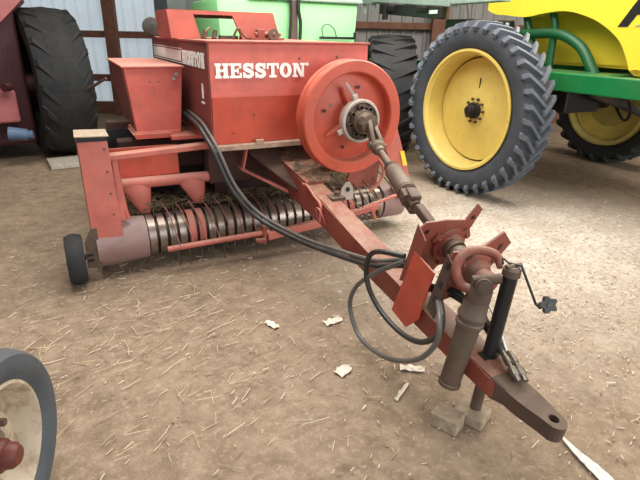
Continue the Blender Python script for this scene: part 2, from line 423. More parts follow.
box(bm, x0-.005, 2.0, 3.36, 3.44, .885, .922, .004)
box(bm, 1.20, 1.26, 3.355, 3.38, .915, .95, .004)
for x in (1.0, 1.3, 1.42, 1.7): bolt(bm, (x, 3.36, .909), (0,-1,0), .008, .006)
P_('bottom_flange', bm, 'dusty', label='dusty bottom flange')
bm = newbm()
box(bm, .885, 2.12, 3.375, 3.405, 1.585, 1.60, .004)
box(bm, .885, .91, 3.40, 5.45, 1.585, 1.60, .004)
P_('top_rim', bm, 'red')
bm = newbm()
bm.free()
for x, z in ((1.55,1.49),(1.85,1.50),(1.99,1.44),(1.2,1.12),(1.05,1.0)):
    bm = newbm(); bolt(bm, (x, 3.393 if z > 1.2 else 3.385, z), (0,-1,0), .008, .006); P_('screw', bm, 'darkrust')
bm = newbm()
word(bm, 'HESSTON', (.937,3.383,1.367), (1,0,0), (0,.03,1), (0,-1,0), .655, .094)
prism(bm, [(.012*math.cos(a*PI/4), .012*math.sin(a*PI/4)) for a in range(8)], (1.607,3.388,1.452), (1,0,0), (0,0,1), (0,-1,0), .003)
P_('lettering', bm, 'white', label='white slab-serif word HESSTON on the front')
bm = newbm()
word(bm, 'HESSTON', (.8965,4.13,1.42), (0,-1,0), (0,0,1), (-1,0,0), .66, .10)
P_('lettering', bm, 'white', label='white word HESSTON on the side')
bm = newbm()   # side stripe panel
box(bm, .893, .897, 4.18, 5.35, 1.435, 1.515)
box(bm, .893, .897, 4.16, 5.37, 1.525, 1.531); box(bm, .893, .897, 4.16, 5.37, 1.419, 1.425)
P_('stripe_decal', bm, 'white')
bm = newbm()
prism(bm, [(-.02,0),(.02,0),(.022,.05),(.012,.10),(-.012,.10),(-.022,.05)], (.897,3.57,1.22), (0,-1,0), (0,0,1), (-1,0,0), .003)
box(bm, .893, .897, 3.53, 3.61, 1.185, 1.20)
P_('emblem', bm, 'white', label='small white emblem on the side')
# top hood frame
bm = newbm()
def parall(bm, pts, yb, th):     # pts (x,z) front face, leaning back
    A = [(x, yb+(z-1.6)*.25, z) for x, z in pts]; B = [(x, yb+(z-1.6)*.25+th, z) for x, z in pts]
    va = [bm.verts.new(p) for p in A]; vb = [bm.verts.new(p) for p in B]
    bm.faces.new(va[::-1]); bm.faces.new(vb)
    for i in range(len(A)): bm.faces.new((va[i], va[(i+1)%len(A)], vb[(i+1)%len(A)], vb[i]))
parall(bm, [(.84,1.6),(1.07,1.6),(1.03,1.775),(.83,1.80)], 4.2, .5)
parall(bm, [(1.41,1.6),(1.74,1.6),(1.70,1.80),(1.345,1.775)], 4.2, .03)
parall(bm, [(1.03,1.775),(1.345,1.775),(1.70,1.80),(.83,1.80)], 4.2, .03)
box(bm, .83, 1.70, 4.26, 4.70, 1.79, 1.805)
P_('top_cover', bm, 'red')
bm = newbm()
box(bm, .86, 1.72, 4.68, 4.72, 1.76, 1.80)
for x in (1.12, 1.2, 1.43, 1.5): cyl(bm, (x,4.3,1.6), (x+.02,4.32,1.66), .018, n=10)
box(bm, 1.25, 1.40, 4.28, 4.34, 1.6, 1.625)
P_('knotter_shaft', bm, 'darkrust')
bm = newbm()
box(bm, 1.58, 1.66, 4.10, 4.16, 1.60, 1.66, .006); box(bm, 1.5, 1.56, 4.08, 4.15, 1.60, 1.68, .006); box(bm, 1.44, 1.72, 4.06, 4.18, 1.6, 1.615)
cyl(bm, (1.48,4.1,1.64), (1.7,4.1,1.64), .016, n=10)
P_('knotter', bm, 'rustred')
bm = newbm()
tube(bm, [(1.30,4.12,1.60),(1.34,4.10,1.68),(1.38,4.12,1.64),(1.42,4.12,1.61)], .010, 8); P_('twine_guide', bm, 'darkrust')
bm = newbm(); tube(bm, [(1.05,4.12,1.6),(1.08,4.10,1.65),(1.12,4.12,1.68)], .010, 8); P_('twine_guide', bm, 'darkrust')
bm = newbm(); lathe(bm, (1.62,4.06,1.64), (0,-1,0), [(0,0),(0,.045),(.02,.045),(.02,.02),(.03,0)], 14)
P_('knotter_gear', bm, 'darkrust')
# round lamp on rear of hood
lm = newbm(); lathe(lm, (.865,5.2,1.685), (0,-1,0), [(-.05,0),(-.045,.045),(0,.082),(.03,.085),(.035,.078)], 24)
lo = P_('work_lamp', lm, 'lamp', smooth=True)
lm = newbm(); lathe(lm, (.865,5.2,1.685), (0,-1,0), [(.033,.078),(.042,.05),(.045,0)], 24); obj('lens', lm, 'lens', lo, True)
lm = newbm(); cyl(lm, (.865,5.2,1.59), (.865,5.2,1.61), .02); obj('bracket', lm, 'darkrust', lo)

# ---- twine box (tapered) on the side
bm = newbm()
hexa(bm, [(.475,3.93,.95),(.80,3.93,.945),(.80,4.95,.945),(.50,4.95,.95),(.43,3.90,1.405),(.838,3.90,1.405),(.838,5.0,1.405),(.45,5.0,1.405)], .006)
tb = P_('twine_box', bm, 'redhi')
bm = newbm(); hexa(bm, [(.415,3.88,1.405),(.85,3.88,1.405),(.85,5.05,1.405),(.43,5.05,1.405),(.415,3.88,1.418),(.85,3.88,1.418),(.85,5.05,1.418),(.43,5.05,1.418)], .003)
obj('lid', bm, 'pink', tb)
bm = newbm()
bm.free()
for x, z, r in ((.62,1.36,.012),(.60,1.31,.008),(.66,1.31,.008)):
    bm = newbm(); bolt(bm, (x,3.912,z), (0,-1,0), r, .006); obj('screw', bm, 'darkrust', tb)
for x, z in ((.79,1.36),(.77,1.33)):
    bm = newbm(); cyl(bm, (x,3.915,z), (x,3.893,z), .014, n=12); obj('latch', bm, 'steel', tb)
bm = newbm(); box(bm, .46, .79, 3.90, 4.3, .915, .955, .004); box(bm, .70, .97, 3.80, 4.2, .90, .93, .004)
hexa(bm, [(.46,3.87,.91),(.70,3.87,.91),(.70,4.2,.91),(.46,4.2,.91),(.44,3.86,.945),(.72,3.86,.945),(.72,4.2,.945),(.44,4.2,.945)])
obj('mounting_tray', bm, 'redhi', tb)
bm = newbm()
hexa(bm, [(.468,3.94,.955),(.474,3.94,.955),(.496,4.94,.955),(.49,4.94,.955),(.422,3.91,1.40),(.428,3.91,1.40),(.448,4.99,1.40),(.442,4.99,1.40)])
obj('side_sheet', bm, 'sideshade', tb, label='weathered side sheet, painted darker for shade')

# ---- bale chamber behind and under
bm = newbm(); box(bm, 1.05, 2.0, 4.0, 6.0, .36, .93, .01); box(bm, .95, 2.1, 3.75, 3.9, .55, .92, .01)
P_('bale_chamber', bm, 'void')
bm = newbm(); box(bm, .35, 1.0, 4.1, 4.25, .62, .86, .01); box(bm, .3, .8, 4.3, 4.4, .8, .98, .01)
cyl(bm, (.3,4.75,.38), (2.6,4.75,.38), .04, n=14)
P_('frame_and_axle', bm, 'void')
for xw in (.62, 2.42):
    bm = newbm(); tyre(bm, (xw,4.75,.38), (1,0,0), .38, .2, .22, n=40)
    t = P_('tire', bm, 'rubberdk', smooth=True)
    bm = newbm(); lathe(bm, (xw,4.75,.38), (-1,0,0), [(-.07,.2),(0.0,.19),(.02,.05),(.06,.045),(.07,0)], 28); obj('rim', bm, 'cream', t, True)

# ---- pickup: floor, reel, strippers, tines
CY, CZ = 3.67, .235
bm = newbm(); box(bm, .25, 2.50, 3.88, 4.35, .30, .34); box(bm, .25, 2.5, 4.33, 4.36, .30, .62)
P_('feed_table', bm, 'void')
bm = newbm()
rr = random.Random(3)
for i in range(1500):
    x = rr.uniform(.3, 2.45); y = rr.uniform(3.72, 4.25); z = .345+.05*rr.random() + (.035 if y < 3.9 else .0) + .05*math.sin(x*9)**2*rr.random()
    a = rr.uniform(0, 2*PI); e = rr.uniform(-.5,.5); L = rr.uniform(.03,.12)
    d = V((math.cos(a), math.sin(a), e))*L/2; p = V((x,y,z))
    s = V((-math.sin(a), math.cos(a), 0))*.003
    vs = [bm.verts.new(q) for q in (p-d-s, p-d+s, p+d+s, p+d-s, p-d+V((0,0,.004)), p+d+V((0,0,.004)))]
    bm.faces.new((vs[0],vs[3],vs[5],vs[4])); bm.faces.new((vs[1],vs[4],vs[5],vs[2])); bm.faces.new((vs[0],vs[1],vs[2],vs[3]))
hy = P_('old_hay', bm, 'hay'); hy['kind'] = 'stuff'
bm = newbm()
for i in range(260):
    y = rr.uniform(3.0, 3.75); x = rr.uniform(1.46, 1.60+.6*(y-3.0)); z = .700+(y-3.02)*.176+.012*rr.random()
    a = rr.uniform(0, 2*PI); L = rr.uniform(.02,.08); d = V((math.cos(a), math.sin(a), rr.uniform(0,.2)))*L/2; p = V((x,y,z)); sd = V((-math.sin(a), math.cos(a), 0))*.0025
    vs = [bm.verts.new(q) for q in (p-d-sd, p-d+sd, p+d+sd, p+d-sd, p-d+V((0,0,.004)), p+d+V((0,0,.004)))]
    bm.faces.new((vs[0],vs[3],vs[5],vs[4])); bm.faces.new((vs[1],vs[4],vs[5],vs[2])); bm.faces.new((vs[0],vs[1],vs[2],vs[3]))
hy = P_('old_hay', bm, 'hay', label='hay chaff lying on the tongue root'); hy['kind'] = 'stuff'
bm = newbm(); cyl(bm, (.40,CY,CZ), (2.5,CY,CZ), .105, n=24)
P_('reel_core', bm, 'darkrust', smooth=True)
def band(x, w, R, a0, a1, n=20, th=.006):
    bm = newbm(); pr = []
    for i in range(n+1):
        a = a0+(a1-a0)*i/n
        pr.append((math.cos(a), math.sin(a)))
    rings = []
    for c, s in pr:
        rings.append([bm.verts.new((xx, CY+c*r, CZ+s*r)) for xx, r in ((x,R),(x+w,R),(x+w,R-th),(x,R-th))])
    for A, B in zip(rings, rings[1:]):
        for j in range(4): bm.faces.new((A[j],A[(j+1)%4],B[(j+1)%4],B[j]))
    bm.faces.new(rings[0][::-1]); bm.faces.new(rings[-1])
    return bm
nb = 28; pit = (2.46-.43)/nb
redb = {4, 5, 19, 20, 22, 23}
for i in range(nb):
    x = .43+i*pit
    o = P_('stripper_band', band(x, .050, .152, math.radians(62), math.radians(285)), 'pink' if i in redb else 'steel', smooth=True)
    if i in redb: o['label'] = 'pinkish red stripper band'
# reel tines poking through the slots
bars = [math.radians(a) for a in (100, 172, 244)]
for i in range(nb):
    x = .43+i*pit-.010
    for b0 in bars[:2] if i % 2 else bars[1:]:
        bm = newbm(); a = b0+.10*math.sin(i*2.1)
        p = V((x, CY+math.cos(a)*.10, CZ+math.sin(a)*.10)); q = V((x, CY+math.cos(a-.25)*.20, CZ+math.sin(a-.25)*.20))
        tube(bm, [p, (p+q)/2, q], .0035, 5, 2); P_('reel_tine', bm, 'darkrust')
# end drums
bm = newbm(); lathe(bm, (.075,CY-.02,CZ), (1,0,0), [(0,.0),(0,.172),(.20,.165),(.345,.156),(.35,.0)], 40)
P_('end_drum', bm, 'drum', smooth=True, label='dusty smooth end drum at left')
bm = newbm(); lathe(bm, (2.46,CY,CZ), (1,0,0), [(0,0),(0,.152),(.22,.150),(.23,0)], 36)
P_('end_drum', bm, 'drum', smooth=True, label='pale smooth end drum at right')
# end shields
def shield(x0, x1, sgn):
    bm = newbm()
    hexa(bm, [(x0,3.505,.30),(x1+.02*sgn,3.505,.30),(x1+.02*sgn,3.60,.30),(x0,3.60,.30),(x0,3.515,.985),(x1,3.515,.985),(x1,3.60,.985),(x0,3.60,.985)], .004)
    box(bm, x0, x0+.012, 3.59, 3.86, .33, .985)
    xs = x1 if sgn > 0 else x0
    o = P_('end_shield', bm, 'pink')
    bm = newbm(); hexa(bm, [(x0-.012,3.49,1.018),(x1+.012,3.49,1.012),(x1+.012,3.76,1.012),(x0-.005,3.76,1.018),(x0-.012,3.49,1.024),(x1+.012,3.49,1.018),(x1+.012,3.76,1.018),(x0-.005,3.76,1.024)])
    obj('top_cap', bm, 'wood', o)
    bm = newbm(); box(bm, x0, x1, 3.511, 3.80, .982, 1.012); obj('cap_bracket', bm, 'black', o)
    for z in (.93,.78,.63,.48):
        bm = newbm(); bolt(bm, (xs-sgn*.025, 3.512, z), (0,-1,0), .008, .006); obj('bolt', bm, 'darkrust', o)
    return o
shield(.055, .235, 1)
bm = newbm()
hexa(bm, [(2.58,3.50,.30),(2.76,3.50,.30),(2.76,3.60,.30),(2.58,3.60,.30),(2.34,3.515,.985),(2.50,3.515,.985),(2.50,3.60,.985),(2.34,3.60,.985)], .004)
sr = P_('end_shield', bm, 'pink')
bm = newbm(); box(bm, 2.33, 2.51, 3.49, 3.87, 1.0, 1.01); obj('top_cap', bm, 'drum', sr)
bm = newbm(); hexa(bm, [(2.60,3.497,.60),(2.645,3.497,.60),(2.645,3.50,.60),(2.60,3.50,.60),(2.555,3.497,.73),(2.60,3.497,.73),(2.60,3.502,.73),(2.555,3.502,.73)]); obj('warning_decal', bm, 'yeldecal', sr, label='yellow warning decal')
# inner side arm (curved) + cross beam + back plate
bm = newbm()
tube(bm, [(.27,3.60,.86),(.275,3.59,.70),(.285,3.57,.52),(.30,3.57,.42)], .022, 8)
prism(bm, [(3.56,.86),(3.62,.86),(3.60,.55),(3.56,.40),(3.53,.42),(3.55,.55)], (.25,0,0), (0,1,0), (0,0,1), (1,0,0), .035)
P_('side_arm', bm, 'pink')
bm = newbm(); hexa(bm, [(.235,3.55,.84),(1.02,3.55,.875),(1.02,3.65,.875),(.235,3.65,.84),(.235,3.55,.875),(1.02,3.55,.91),(1.02,3.65,.91),(.235,3.65,.875)], .004)
P_('cross_beam', bm, 'pink')
bm = newbm(); box(bm, .26, .74, 3.84, 3.86, .64, .86); box(bm, .26, .60, 3.855, 3.865, .60, .8)
P_('back_plate', bm, 'redlo')
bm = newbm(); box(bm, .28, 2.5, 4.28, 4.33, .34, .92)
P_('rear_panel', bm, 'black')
# feed auger with fingers
bm = newbm(); cyl(bm, (.26,3.80,.605), (1.05,3.80,.600), .042, n=20)
aug = P_('feed_auger', bm, 'pink', smooth=True)
bm = newbm()
def fin(bm, xa, h, wx):
    # a bent conical paddle hanging from the auger tube, leaning towards the middle
    top = [(xa-wx, 3.80, .60), (xa+wx, 3.80, .60)]
    rings = []
    for k in range(6):
        t = k/5; xc = xa+.05*t - .02; w = wx*(1-.68*t); zz = .605-h*t; yy = 3.80-.035*math.sin(t*2.2)
        rings.append([bm.verts.new((xc+w*math.cos(a), yy+(.042-.022*t)*math.sin(a), zz)) for a in [j*2*PI/12 for j in range(12)]])
    for A, B in zip(rings, rings[1:]):
        for j in range(12): bm.faces.new((A[j],A[(j+1)%12],B[(j+1)%12],B[j]))
    bm.faces.new(rings[0][::-1]); bm.faces.new(rings[-1])
for xa, h, wx in ((.42,.23,.115),(.83,.20,.115)):
    bm = newbm(); fin(bm, xa, h, wx); obj('auger_paddle', bm, 'pink', aug, True)
# windguard: front tubes and tines
bm = newbm()
cyl(bm, (.53,3.43,.195), (1.30,3.40,.220), .021, n=14)
P_('windguard_tube', bm, 'pink', smooth=True)
bm = newbm(); cyl(bm, (2.15,3.40,.300), (2.64,3.40,.405), .016, n=14); P_('windguard_tube', bm, 'pink', smooth=True)
bm = newbm(); bar(bm, (1.285,3.40,.185), (1.82,3.40,.235), .05, .062, .006); P_('windguard_channel', bm, 'pink')
bm = newbm(); bar(bm, (1.86,3.40,.245), (2.30,3.40,.300), .05, .05, .006); cyl(bm, (2.24,3.4,.27), (2.27,3.39,.19), .018, n=10)
P_('windguard_channel', bm, 'pink')
bm = newbm(); box(bm, 1.24, 1.27, 3.37, 3.43, .13, .28, .004); cyl(bm, (1.18,3.38,.17), (1.26,3.38,.165), .02, n=10)
P_('tube_clamp', bm, 'rustred')
for i in range(12):
    x = .62+i*.098; z = .205+.02*(x-.5)
    if 1.42 < x: continue
    bm = newbm(); tube(bm, [(x,3.41,z),(x-.012,3.48,z+.09),(x-.03,3.58,z+.19),(x-.05,3.72,z+.235)], .0045, 6, 4)
    P_('windguard_tine', bm, 'rustred')
for i in range(7):
    x = 1.92+i*.095; z = .26+.18*(x-1.92)
    bm = newbm(); tube(bm, [(x,3.39,z),(x-.03,3.55,z+.12),(x-.06,3.70,z+.19),(x-.10,3.90,z+.25)], .006, 6, 4)
    P_('windguard_tine', bm, 'darkrust')
for i in range(9):
    x = .60+i*.085
    bm = newbm(); tube(bm, [(x,3.42,.20),(x,3.41,.12),(x+.004,3.42,.05)], .003, 5, 2)
    P_('hanging_tine', bm, 'darkrust')
# pale bracket and curved strap right of the tongue
bm = newbm()
prism(bm, [(0,0),(.13,0),(.12,.10),(.09,.15),(.05,.15),(.01,.10)], (1.96,3.48,.37), (1,0,0), (0,0,1), (0,-1,0), .015)
br = P_('reel_bearing_bracket', bm, 'alu')
bm = newbm(); lathe(bm, (2.03,3.463,.46), (0,-1,0), [(0,0),(.0,.02),(.004,.02),(.006,0)], 14, False); obj('bore', bm, 'black', br)
bm = newbm(); tube(bm, [(2.27,3.44,.72),(2.33,3.43,.66),(2.35,3.43,.57),(2.31,3.44,.48),(2.24,3.46,.42)], .012, 8)
P_('curved_strap', bm, 'pink')
bm = newbm(); prism(bm, [(0,0),(.32,0),(.36,.32),(.1,.35)], (2.08,3.6,.42), (1,0,0), (0,0,1), (0,1,0), .02)
P_('inner_shield', bm, 'rustred')
# gauge wheel
bm = newbm(); tyre(bm, (-.068,3.55,.178), (-1,0,0), .178, .09, .115, n=44)
gw = P_('gauge_wheel', bm, 'rubberdk', smooth=True)
bm = newbm(); lathe(bm, (-.083,3.55,.178), (1,0,0), [(-.03,.09),(.02,.088),(.03,.04),(.06,.035),(.065,0)], 24); obj('rim', bm, 'rust', gw, True)
bm = newbm(); cyl(bm, (-.07,3.55,.178), (.06,3.55,.19), .018, n=12); obj('axle', bm, 'darkrust', gw)
bm = newbm()
prism(bm, [(-.005,.12),(.09,.10),(.09,.40),(.05,.40),(.0,.30)], (.0,3.50,0), (1,0,0), (0,0,1), (0,1,0), .012)
gb = P_('gauge_wheel_bracket', bm, 'tube')
for z in (.205,.165):
    bm = newbm(); box(bm, .005, .045, 3.495, 3.499, z, z+.018); obj('slot', bm, 'black', gb)
bm = newbm(); cyl(bm, (2.29,3.42,.33), (2.31,3.38,.22), .022, n=10); P_('wheel_arm', bm, 'darkrust')

# ---- flywheel
FC = V((1.835,3.09,1.105))
bm = newbm()
R = .392
lathe(bm, FC, (0,-1,0), [(-.13,.0),(-.13,R-.012),(-.12,R),(-.075,R),(-.07,R-.006),(-.02,R-.006),(-.015,R),(.0,R),(.008,R-.008),(.008,.318),(.0,.310),(-.072,.304),(-.08,.295),(-.062,.18),(-.05,.12),(-.05,0)], 72)
fly = P_('flywheel', bm, 'redfly', smooth=True)
bm = newbm()
for a in (165, 75, 345, 255):
    a = math.radians(a); p = FC+V((math.cos(a)*.215,.048,math.sin(a)*.215)); cyl(bm, p, p+V((0,-.002,0)), .013, n=14)
obj('hole', bm, 'black', fly)
bm = newbm()   # hub boss and three ribs on the disc
lathe(bm, FC, (0,-1,0), [(-.05,.11),(-.01,.10),(-.01,0)], 32)
for a in (112, 212, 330):
    a = math.radians(a); u = V((math.cos(a),0,math.sin(a))); s = V((-math.sin(a),0,math.cos(a)))
    p0 = FC+u*.10+V((0,.04,0)); p1 = FC+u*.225+V((0,.048,0))
    hexa(bm, [p0-s*.02, p1-s*.012, p1+s*.012, p0+s*.02, p0-s*.012+V((0,-.07,0)), p1-s*.004+V((0,-.01,0)), p1+s*.004+V((0,-.01,0)), p0+s*.012+V((0,-.07,0))])
obj('hub_rib', bm, 'redfly', fly)
HC = FC+V((.02,0,-.01))
bm = newbm()
lathe(bm, HC, (0,-1,0), [(.02,.148),(.07,.150),(.078,.144),(.078,.130),(.02,.126)], 48, closed=True)
for a in (105, 205, 320):
    a = math.radians(a); u = V((math.cos(a),0,math.sin(a))); s = V((-math.sin(a),0,math.cos(a)))
    obox(bm, HC+u*.160+V((0,-.045,0)), u, s, (0,1,0), .055, .040, .022, .008)
ring = P_('slip_clutch', bm, 'alu', smooth=True, label='pale round slip clutch ring')
bm = newbm()
for a in (105,):
    a = math.radians(a); u = V((math.cos(a),0,math.sin(a))); s = V((-math.sin(a),0,math.cos(a)))
    q = HC+u*.18; p = q+u*.085+V((-.03,0,0))
    bar(bm, q+V((0,-.04,0)), p+V((0,-.012,0)), .022, .016)
obj('shear_lever', bm, 'alu', ring)
bm = newbm()
lathe(bm, HC, (0,-1,0), [(-.02,.124),(.055,.122),(.06,.112),(.06,.085),(.115,.080),(.12,.068),(.16,.064),(.165,.045),(.165,0)], 36)
obj('clutch_drum', bm, 'darkrust', ring, True)
for k in range(8):
    a = 2*PI*k/8+.2; u = V((math.cos(a),0,math.sin(a)))
    bm = newbm(); cyl(bm, HC+u*.098+V((0,-.045,0)), HC+u*.098+V((0,-.10,0)), .012, n=8); cyl(bm, HC+u*.098+V((0,-.085,0)), HC+u*.098+V((0,-.10,0)), .017, n=6)
    obj('spring_bolt', bm, 'tube', ring)
bm = newbm()
obox(bm, HC+V((0,-.17,0)), (1,0,.3), (0,1,0), (-.3,0,1), .085, .05, .05, .008)
lathe(bm, HC, (0,-1,0), [(.15,.070),(.185,.066),(.19,.045),(.19,.0)], 8)
obj('spline_nut', bm, 'darkrust', ring)
# flywheel support behind
bm = newbm(); cyl(bm, FC+V((0,.12,0)), FC+V((0,.32,0)), .09, n=24); P_('gearbox_neck', bm, 'rustred', smooth=True)

# ---- driveline from flywheel to the tongue bracket
def PT(t): # along line
    a, b = V((1.865,2.83,.968)), V((1.640,2.08,.810)); return a+(b-a)*t
ln = (PT(1)-PT(0)).normalized()
bm = newbm()
bar(bm, HC+V((.0,-.16,.02)), PT(.02)+V((-.03,0,.01)), .03, .06, .008)
bar(bm, HC+V((.045,-.15,-.02)), PT(.03)+V((.04,0,-.01)), .03, .06, .008)
cyl(bm, PT(.02)+V((-.065,0,.01)), PT(.02)+V((.065,0,-.01)), .022, n=14)
lathe(bm, PT(.0), ln, [(0,.0),(0,.036),(.03,.050),(.075,.048),(.09,.034),(.13,.032),(.13,0)], 12)
ds = P_('drive_shaft', bm, 'tube', smooth=True)
bm = newbm(); cyl(bm, PT(.12), PT(.48), .022, .024, n=16); obj('inner_shaft', bm, 'tube', ds, True)
bm = newbm(); lathe(bm, PT(.44), ln, [(0,.0),(0,.042),(.05,.048),(.055,.0)], 20); obj('shaft_collar', bm, 'black', ds, True)
bm = newbm(); lathe(bm, PT(.49), ln, [(0,.0),(0,.046),(.02,.052),(.20,.056),(.27,.058),(.275,.045),(.275,0)], 24); obj('shield_tube', bm, 'tube', ds, True)
bm = newbm()
q = PT(.80)
lathe(bm, q, ln, [(0,.0),(0,.055),(.045,.058),(.06,.040),(.06,0)], 18)
sphere(bm, q+ln*.11, .055)
bar(bm, q+ln*.04+V((-.035,0,.0)), q+ln*.13+V((-.04,0,0)), .034, .075, .01)
bar(bm, q+ln*.04+V((.035,0,.0)), q+ln*.13+V((.04,0,0)), .028, .06, .01)
bar(bm, q+ln*.09+V((0,.0,.045)), q+ln*.19+V((0,0,.04)), .06, .028, .01)
bar(bm, q+ln*.09+V((0,.0,-.045)), q+ln*.19+V((0,0,-.04)), .06, .028, .01)
cyl(bm, q+ln*.11+V((-.06,0,0)), q+ln*.11+V((.06,0,0)), .018, n=12)
cyl(bm, q+ln*.05, q+ln*.2, .03, n=12)
obj('universal_joint', bm, 'rust', ds, True)

# ---- tongue
def sec(y, zt, h, xl, xr): return [(xl,y,zt-h),(xr,y,zt-h),(xr,y,zt),(xl,y,zt)]
bm = newbm()
secs = [sec(3.95,.83,.20,1.40,1.62), sec(3.60,.78,.20,1.42,1.59), sec(3.12,.70,.19,1.43,1.57), sec(2.72,.628,.17,1.43,1.57), sec(2.40,.553,.16,1.43,1.57),
        sec(2.12,.495,.135,1.43,1.57), sec(1.70,.42,.12,1.43,1.57), sec(1.42,.37,.115,1.43,1.575), sec(1.20,.335,.10,1.43,1.577), sec(1.15,.322,.085,1.445,1.57)]
rg = [[bm.verts.new(p) for p in s] for s in secs]
for A, B in zip(rg, rg[1:]):
    for j in range(4): bm.faces.new((A[j],A[(j+1)%4],B[(j+1)%4],B[j]))
bm.faces.new(rg[0][::-1]); bm.faces.new(rg[-1])
bmesh.ops.bevel(bm, geom=[e for e in bm.edges if abs((e.verts[0].co-e.verts[1].co).normalized().y) > .9], offset=.008, segments=2, affect='EDGES')
tg = P_('tongue', bm, 'beam')
# hitch tip: two plates tapering to a rounded end, hole through
bm = newbm()
def tip(bm, zoff, th):
    d = V((0,-1,-.13)).normalized(); u = V((1,0,0)); w = d.cross(u).normalized()
    if w.z < 0: w = -w
    o = V((1.520,1.13,.315+zoff))
    outl = [(-.072,0),(.052,0),(.054,.05),(.050,.11),(.044,.17)]
    for k in range(9):
        a = k*PI/8; outl.append((.042*math.cos(a), .20+.045*math.sin(a)))
    outl += [(-.046,.17),(-.060,.11),(-.070,.05)]
    hole = [(.020*math.cos(2*PI*k/16), .190+.022*math.sin(2*PI*k/16)) for k in range(16)]
    T = [[bm.verts.new(o+u*x+d*y+w*z) for x, y in outl] for z in (0, -th)]
    Hh = [[bm.verts.new(o+u*x+d*y+w*z) for x, y in hole] for z in (0, -th)]
    nO = len(outl)
    for L in (0, 1):
        eO = [bm.edges.new((T[L][i], T[L][(i+1)%nO])) if not bm.edges.get((T[L][i], T[L][(i+1)%nO])) else bm.edges.get((T[L][i], T[L][(i+1)%nO])) for i in range(nO)]
        eH = [bm.edges.new((Hh[L][i], Hh[L][(i+1)%16])) for i in range(16)]
        bmesh.ops.triangle_fill(bm, edges=eO+eH, use_beauty=True, use_dissolve=False)
    for i in range(nO): bm.faces.new((T[0][i], T[0][(i+1)%nO], T[1][(i+1)%nO], T[1][i]))
    for i in range(16): bm.faces.new((Hh[0][i], Hh[0][(i+1)%16], Hh[1][(i+1)%16], Hh[1][i]))
tip(bm, 0.0, .072)
hexa(bm, [(1.432,1.20,.228),(1.578,1.20,.228),(1.572,1.05,.245),(1.465,1.05,.245),(1.432,1.20,.338),(1.578,1.20,.338),(1.572,1.05,.300),(1.465,1.05,.300)], .01)
obj('hitch_plate', bm, 'rust', tg, label='brown rusty hitch end with pin hole')
bm = newbm()
hexa(bm, [(1.26,3.60,.74),(1.43,3.60,.70),(1.43,3.15,.60),(1.42,3.15,.60),(1.18,3.60,.84),(1.43,3.60,.86),(1.43,3.15,.62),(1.42,3.15,.62)])
P_('tongue_gusset', bm, 'void')
bm = newbm()
hexa(bm, [(1.13,3.52,.700),(1.42,3.30,.545),(1.42,3.36,.545),(1.14,3.62,.700),(1.13,3.52,.715),(1.42,3.30,.575),(1.42,3.36,.575),(1.14,3.62,.715)])
bar(bm, (1.165,3.48,.87), (1.13,3.48,.72), .012, .05)
P_('gusset_plate', bm, 'pink')
bm = newbm(); hexa(bm, [(1.40,3.9,.845),(2.10,3.9,.845),(1.62,3.02,.685),(1.435,3.02,.685),(1.40,3.9,.860),(2.10,3.9,.860),(1.62,3.02,.700),(1.435,3.02,.700)])
P_('gusset_plate', bm, 'beam')
bm = newbm(); lathe(bm, (1.56,2.80,.648), (0,.1,1), [(-.01,.028),(.008,.028),(.008,.018),(.03,.018),(.03,0)], 6)
cyl(bm, (1.58,2.89,.65), (1.58,2.89,.685), .012, n=8); box(bm, 1.50, 1.60, 2.75, 2.92, .63, .652)
P_('pivot_bolt', bm, 'rust')
bm = newbm(); tube(bm, [(1.40,3.0,.70),(1.41,2.95,.698),(1.41,2.85,.66),(1.41,2.75,.625),(1.405,2.735,.57),(1.40,2.73,.51)], .009, 8)
P_('latch_handle', bm, 'pink')
bm = newbm(); tube(bm, [(1.42,2.79,.50),(1.40,2.79,.58),(1.39,2.74,.605),(1.40,2.70,.57),(1.42,2.69,.50)], .005, 6)
P_('hose_guide_loop', bm, 'pink')
bm = newbm(); bar(bm, (1.44,3.2,.735), (1.72,3.75,.80), .03, .02); P_('hose_guide', bm, 'tube')

# ---- PTO bracket on the tongue, tilted with the shaft
th = math.atan(.3)
BO = V((1.5,1.7,.45)); BU = V((1,0,0)); BV = V((0,math.cos(th),math.sin(th))); BW = V((0,-math.sin(th),math.cos(th)))
def bp(x, v, u): return BO+BU*(x-1.5)+BV*v+BW*u
bm = newbm()
prism(bm, [(v, w) for v, w in [(.125,-.18),(.115,-.03),(.10,.235),(-.06,.235),(-.06,.02),(-.07,-.06),(-.01,-.175)]], bp(1.395,0,0), BV, BW, BU, .008)
pb = P_('shaft_bracket', bm, 'redlo', label='red folded steel bracket carrying the shaft bearings')
bm = newbm()
prism(bm, [(1.395,.02),(1.58,.02),(1.72,.22),(1.775,.40),(1.735,.435),(1.69,.35),(1.56,.37),(1.44,.375),(1.405,.33)], bp(0,.13,0), BU, BW, BV, .010)
prism(bm, [(.14,.37),(.06,.33),(.06,.06),(.14,.02)], bp(1.398,0,0), BV, BW, BU, .006)
obj('bracket_plate', bm, 'rustred', pb)
bm = newbm()
prism(bm, [(1.40,.07),(1.60,.10),(1.69,.22),(1.765,.37),(1.69,.445),(1.61,.39),(1.50,.37),(1.42,.385),(1.395,.32)], bp(0,-.10,0), BU, BW, BV, .010)
obj('bracket_plate', bm, 'rustred', pb)
bm = newbm(); prism(bm, [(-.09,.375),(-.145,.35),(-.155,.03),(-.09,.05)], bp(1.393,0,0), BV, BW, BU, .007)
obj('bracket_flange', bm, 'rust', pb, label='brown slotted flange')
bm = newbm()
for v, u in ((-.12,.33),(-.12,.13),(-.12,.22)): obox(bm, bp(1.391,v,u), BU, BV, BW, .003, .018, .035)
for x, u in ((1.73,.36),(1.46,.32),(1.43,.12),(1.46,.22)): obox(bm, bp(x,.128,u), BU, BV, BW, .02, .003, .02)
